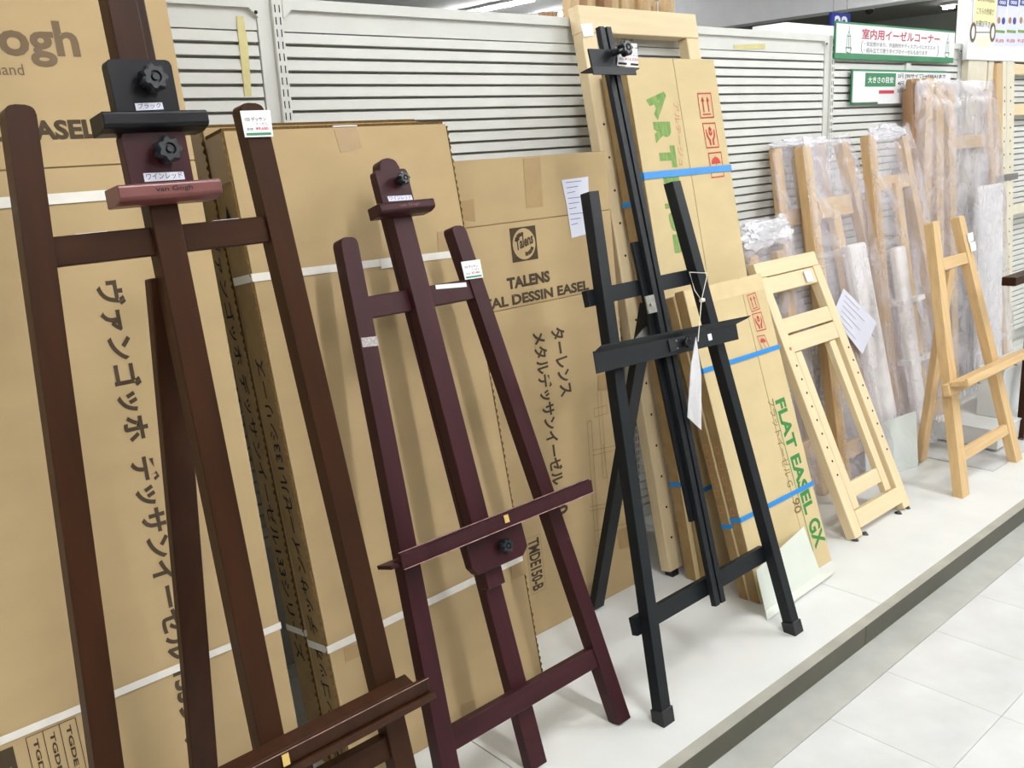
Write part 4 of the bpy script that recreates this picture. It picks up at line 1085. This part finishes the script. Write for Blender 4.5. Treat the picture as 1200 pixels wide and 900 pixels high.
iv2 = ivory('ivory painted easel with drilled stiles and wooden crossbars at the right picture edge', 5.1, 1.84, 4, [(B2+.002, B3+.03, 'ivory'), (B3+.034, B4, 'ivory'), (5.8, 5.86, 'ivory')], 1.56, [(B4, 5.8, 1.5, .05, 'pine'), (B4, 5.8, 1.30, .055, 'pine'), (B4, 5.8, .8, .05, 'ivory')])
iv2.box('side_rail', 'pine3', B1-5.1, B2-5.1, .0, .04, .0, 1.55, .003)
q_ = iv2.pk(1186, 208, -.006); iv2.box('tape_band', 'silver', B1-5.1, B4-5.1+.05, -.004, -.001, q_[1]-.012, q_[1]+.02)
# brown easel just entering at the right edge
re_ = Lean('studio_easel', 'reddish brown easel cut by the right picture edge, beside the pine tripod', 'easel', 4.3, 1.34, 2)
l2 = (4.003-4.3, 0)
re_.prism('leg', 'brown', quadleg((l2[0]-.0, 0), (l2[0]+.05, 0), (l2[0]+.12, 1.3), (l2[0]+.16, 1.3), .01), 0, .03, .002)
re_.prism('leg', 'brown', quadleg((l2[0]+.55, 0), (l2[0]+.6, 0), (l2[0]+.43, 1.3), (l2[0]+.47, 1.3), .01), 0, .03, .002)
re_.box('mast', 'brown', l2[0]+.28, l2[0]+.325, -.02, -.002, .1, 1.5, .002)
re_.box('crossbar', 'brown', l2[0]+.05, l2[0]+.56, .004, .026, .30, .34, .002)
re_.box('crossbar', 'brown', l2[0]+.13, l2[0]+.47, .004, .026, 1.1, 1.14, .002)
a_ = re_.pk(1187, 331, -.06)
re_.box('tray', 'brown', a_[0], a_[0]+.62, -.07, -.02, a_[1]-.014, a_[1]+.018, .002)

# ================================================================== SIGNS AND BACKGROUND
def sign_frame(label, px4, Y, depth=.02, m='green', cat='sign', name='sign_board'):
    v = [onY(x, y, Y) for x, y in px4]
    x0 = (v[0].x+v[3].x)/2; x1 = (v[1].x+v[2].x)/2; z1 = (v[0].z+v[1].z)/2; z0 = (v[2].z+v[3].z)/2
    o = empty(name, (x0, Y, z0)); tag(o, label, cat)
    fin('board', box(bmesh.new(), 0, x1-x0, 0, depth, 0, z1-z0), m, o, .001)
    return o, x1-x0, z1-z0
sg, sw_, shh = sign_frame('long white sign with green border reading 室内用イーゼルコーナー above the slatted wall', [(979, 25), (1119, 36), (1118, 71), (979, 72)], 1.975, .008)
fin('face', box(bmesh.new(), .004, sw_-.004, -.0015, 0, .022, shh-.008), 'paper', sg)
lettering(sg, '室内用イーゼルコーナー', (sw_*.19, -.002, shh*.56), (sw_*.66, 0, 0), (0, 0, shh*.30), 'pinkred', .025)
lettering(sg, '・安定感があり、作品制作やディスプレイにオススメ', (sw_*.21, -.002, shh*.38), (sw_*.60, 0, 0), (0, 0, shh*.12), 'ink_black', 0)
lettering(sg, '・組み立てて使うタイプのイーゼルもあります', (sw_*.21, -.002, shh*.20), (sw_*.53, 0, 0), (0, 0, shh*.13), 'ink_black', 0)
polys(sg, stroke([(.2, .52), (.19, .46), (.188, .34), (.19, .24), (.2, .18)], .003)+stroke([(.83, .52), (.84, .46), (.842, .34), (.84, .24), (.83, .18)], .003), (0, -.002, 0), (sw_, 0, 0), (0, 0, shh), 'ink_black', 'printed_bracket')
EZ = stroke([(.5, 0.15), (.5, 1)], .05)+stroke([(.3, .7), (.22, .12)], .05)+stroke([(.7, .7), (.78, .12)], .05)+stroke([(.12, .2), (.88, .2)], .04)+stroke([(.3, .62), (.7, .62)], .03)+stroke([(.15, .2), (.2, .04), (.7, -.02), (.9, .2)], .05)+[rect(.44, .72, .56, .8)]
for f in (.065, .90):
    polys(sg, EZ, (sw_*f, -.002, shh*.16), (sw_*.055, 0, 0), (0, 0, shh*.74), 'green', 'printed_easel')
s2, sw2, sh2 = sign_frame('smaller white size chart sign with a green 大きさの目安 block, hanging under the long sign', [(998, 79), (1109, 85), (1108, 121), (998, 120)], 1.978, .005, 'green')
sw2 = max(sw2, .9)
fin('face', box(bmesh.new(), .008, sw2-.004, -.0015, 0, .006, sh2-.008), 'paper', s2)
fin('lower_face', box(bmesh.new(), .22, sw2-.004, -.0018, 0, -.002, .02), 'paper', s2)
gb = fin('title_block', box(bmesh.new(), .105, .365, -.0025, -.0015, sh2*.50, sh2*.90), 'green', s2)
lettering(gb, '大きさの目安', (.125, -.0029, sh2*.60), (.22, 0, 0), (0, 0, sh2*.19), 'paper', .02)
fin('red_block', box(bmesh.new(), .225, .355, -.0025, -.0015, sh2*.29, sh2*.39), 'redlab', s2)
for k, t in enumerate(('3尺 [90サイズ]→F30(A1まで', '4尺 [120サイズ]→F60まで', '5尺 [150サイズ]→F100まで')):
    lettering(s2, t, (.385, -.002, sh2*(.74-.225*k)), (.46, 0, 0), (0, 0, sh2*.155), 'ink_black', .02)

# upright timber behind the wall
rnd = random.Random(4)
xq = onY(664, 10, 2.35).x; xe = onY(785, 8, 2.35).x; n = 13
tim = None
top_px = [onY(690+8*0, 0, 2.35).z]
for k in range(n):
    x0 = xq+(xe-xq)*k/n; w_ = (xe-xq)/n-.003
    zt = 1.845+rnd.uniform(-.02, .03) - (.03 if k > 6 else 0) + (.02 if k in (2, 3, 4) else 0)
    bmx = bmesh.new(); yy = 2.32+rnd.uniform(0, .06); box(bmx, 0, w_, 0, .045, 0, zt)
    o = fin('timber_post', bmx, 'lumber' if k % 3 != 1 else 'lumber_dark', None, .002)
    o.location = (x0, yy, 0)
    tag(o, '%s sawn timber post, %s from the left in the row behind the slatted wall' % ('darker' if k % 3 == 1 else 'pale', ('first', 'second', 'third', 'fourth', 'fifth', 'sixth', 'seventh', 'eighth', 'ninth', 'tenth', 'eleventh', 'twelfth', 'last')[k]), 'timber', 'upright timber posts behind the slatted wall')
for k, px in enumerate((635, 645)):
    v = onY(px, 14, 2.35); bmx = bmesh.new(); box(bmx, 0, .028, 0, .03, 0, v.z); o = fin('timber_post', bmx, 'lumber_dark', None, .002); o.location = (v.x, 2.34, 0)
    tag(o, ('left one of two short timber sticks behind the slatted wall', 'right one of two short timber sticks behind the slatted wall')[k], 'timber', 'short timber sticks left of the row')

# dome camera
dc = onZ(1019, 7, 2.62)
o = empty('dome_camera', tuple(dc)); tag(o, 'small security dome camera on the ceiling above the long sign', 'camera')
b = bmesh.new(); tube(b, [(0, 0, 0), (0, 0, -.02), (0, 0, -.04)], [.055, .055, .05], 20); fin('housing', b, 'soffit', o)
b = bmesh.new(); bmesh.ops.create_uvsphere(b, u_segments=20, v_segments=12, radius=.046)
for v in b.verts: v.co.z -= .045
fin('dome', b, 'lens', o, smooth=True)
# aisle number sign
v0 = onY(975, 14, 5.0); v1 = onY(995, 60, 5.0)
o = empty('aisle_sign', (v0.x, 5.0, v1.z)); tag(o, 'blue hanging aisle sign with a white number 22 behind the long sign', 'sign')
Wd = .36; Hd = v0.z-v1.z
fin('board', box(bmesh.new(), 0, Wd, 0, .03, 0, Hd), 'signblue', o, .002)
lettering(o, '22', (.05, -.002, Hd*.5), (Wd-.1, 0, 0), (0, 0, Hd*.42), 'paper', .03)
b = bmesh.new()
for x_ in (.05, Wd-.05): tube(b, [(x_, .015, Hd), (x_, .015, 2.9-v1.z)], .003, 6)
fin('hanger', b, 'steel', o)
# white carton on top of the far shelf
v0 = onY(921, 26, 4.2); v1 = onY(958, 45, 4.2)
b = bmesh.new(); box(b, 0, v1.x-v0.x+.25, 0, .3, 0, v0.z-v1.z+.4)
o = fin('white_carton', b, 'soffit', None, .003); o.location = (v0.x, 4.2, v1.z-.4); tag(o, 'plain white carton top showing behind the slatted wall, left of the blue aisle sign', 'box')
shelf = fin('far_shelf', box(bmesh.new(), 0, 6, 0, .5, 0, v1.z-.401), 'white', None, .002); shelf.location = (v0.x-2, 4.15, 0); tag(shelf, 'white shelf unit of the next aisle hidden behind the slatted wall', 'shelf')

# column and poster boards at the right end
cv = onY(1121, 30, 2.76)
co_ = fin('column', box(bmesh.new(), cv.x, cv.x+.40, 2.55, 2.76, 0, 2.9), 'white'); tag(co_, kind='structure')
pb_, pw, ph = sign_frame('white poster board fixed over the right end of the slatted wall', [(1137, -60), (1290, -60), (1290, 76), (1137, 70)], 1.95, .02, 'paper', 'board', 'poster_board')
def onboard(name, m, px4, off=-.0012, parent=None):
    v = [onY(x, y, 1.95) for x, y in px4]
    x0 = (v[0].x+v[3].x)/2-pb_.location.x; x1 = (v[1].x+v[2].x)/2-pb_.location.x; z1 = (v[0].z+v[1].z)/2-pb_.location.z; z0 = (v[2].z+v[3].z)/2-pb_.location.z
    o = fin(name, box(bmesh.new(), x0, x1, off, off+.0011, z0, z1), m, parent or pb_)
    return x0, x1, z0, z1, o
x0, x1, z0, z1, yc = onboard('yellow_notice', 'yellow', [(1143, -12), (1168, -10), (1167, 28), (1142, 27)])
for k, t in enumerate(('会計前の商品は', 'こちらの売場で', 'お選び下さい')):
    lettering(yc, t, (x0+.02, -.0016, z1-.05-.055*k), ((x1-x0)*.8, 0, 0), (0, 0, .028), 'ink')
P = []
b0 = pb_.location
def bp(px, py): v = onY(px, py, 1.95); return (v.x-b0.x, v.z-b0.z)
c1_, c2_ = bp(1140, 38), bp(1163, 38)
for c in (c1_, c2_):
    P.append(disc(c[0], c[1], .034, .044))
polys(pb_, P, (0, -.0014, 0), (1, 0, 0), (0, 0, 1), 'ink_grey', 'printed_wheel')
polys(pb_, [disc(c[0], c[1], .018, .028) for c in (c1_, c2_)], (0, -.0018, 0), (1, 0, 0), (0, 0, 1), 'paper', 'printed_hub')
polys(pb_, stroke([c1_, c2_], .004)+stroke([bp(1140, 0), bp(1139, 30)], .003)+stroke([bp(1170, 0), bp(1168, 32)], .003), (0, -.0012, 0), (1, 0, 0), (0, 0, 1), 'ink_grey', 'printed_outline')
onboard('pale_panel', 'pale_yellow', [(1144, 42), (1160, 42), (1160, 56), (1143, 55)], -.001)
for k in range(3):
    xa_, xb_ = 1167+k*13, 1179+k*13
    x0, x1, z0, z1, pc = onboard('price_poster', 'paper_blue', [(xa_, -12), (xb_, -12), (xb_, 55), (xa_, 54)])
    hh = z1-z0; ww = x1-x0
    polys(pc, [rect(.04, .72, .96, .84)], (x0, -.0018, z0), (ww, 0, 0), (0, 0, hh), 'signblue', 'printed_band')
    lettering(pc, '000', (x0+ww*.2, -.0024, z0+hh*.75), (ww*.6, 0, 0), (0, 0, hh*.06), 'paper', .02)
    polys(pc, [disc(.28, .46, .15, .06)], (x0, -.0018, z0), (ww, 0, 0), (0, 0, hh), 'lumber_dark', 'printed_dot')
    polys(pc, [disc(.72, .46, .17, .065)], (x0, -.0018, z0), (ww, 0, 0), (0, 0, hh), 'signblue', 'printed_dot')
    polys(pc, [rect(.05, .24, .95, .29)], (x0, -.0018, z0), (ww, 0, 0), (0, 0, hh), 'green_stripe', 'printed_stripe')
    lettering(pc, '¥1,078', (x0+ww*.1, -.0018, z0+hh*.06), (ww*.8, 0, 0), (0, 0, hh*.07), 'pinkred', .02)
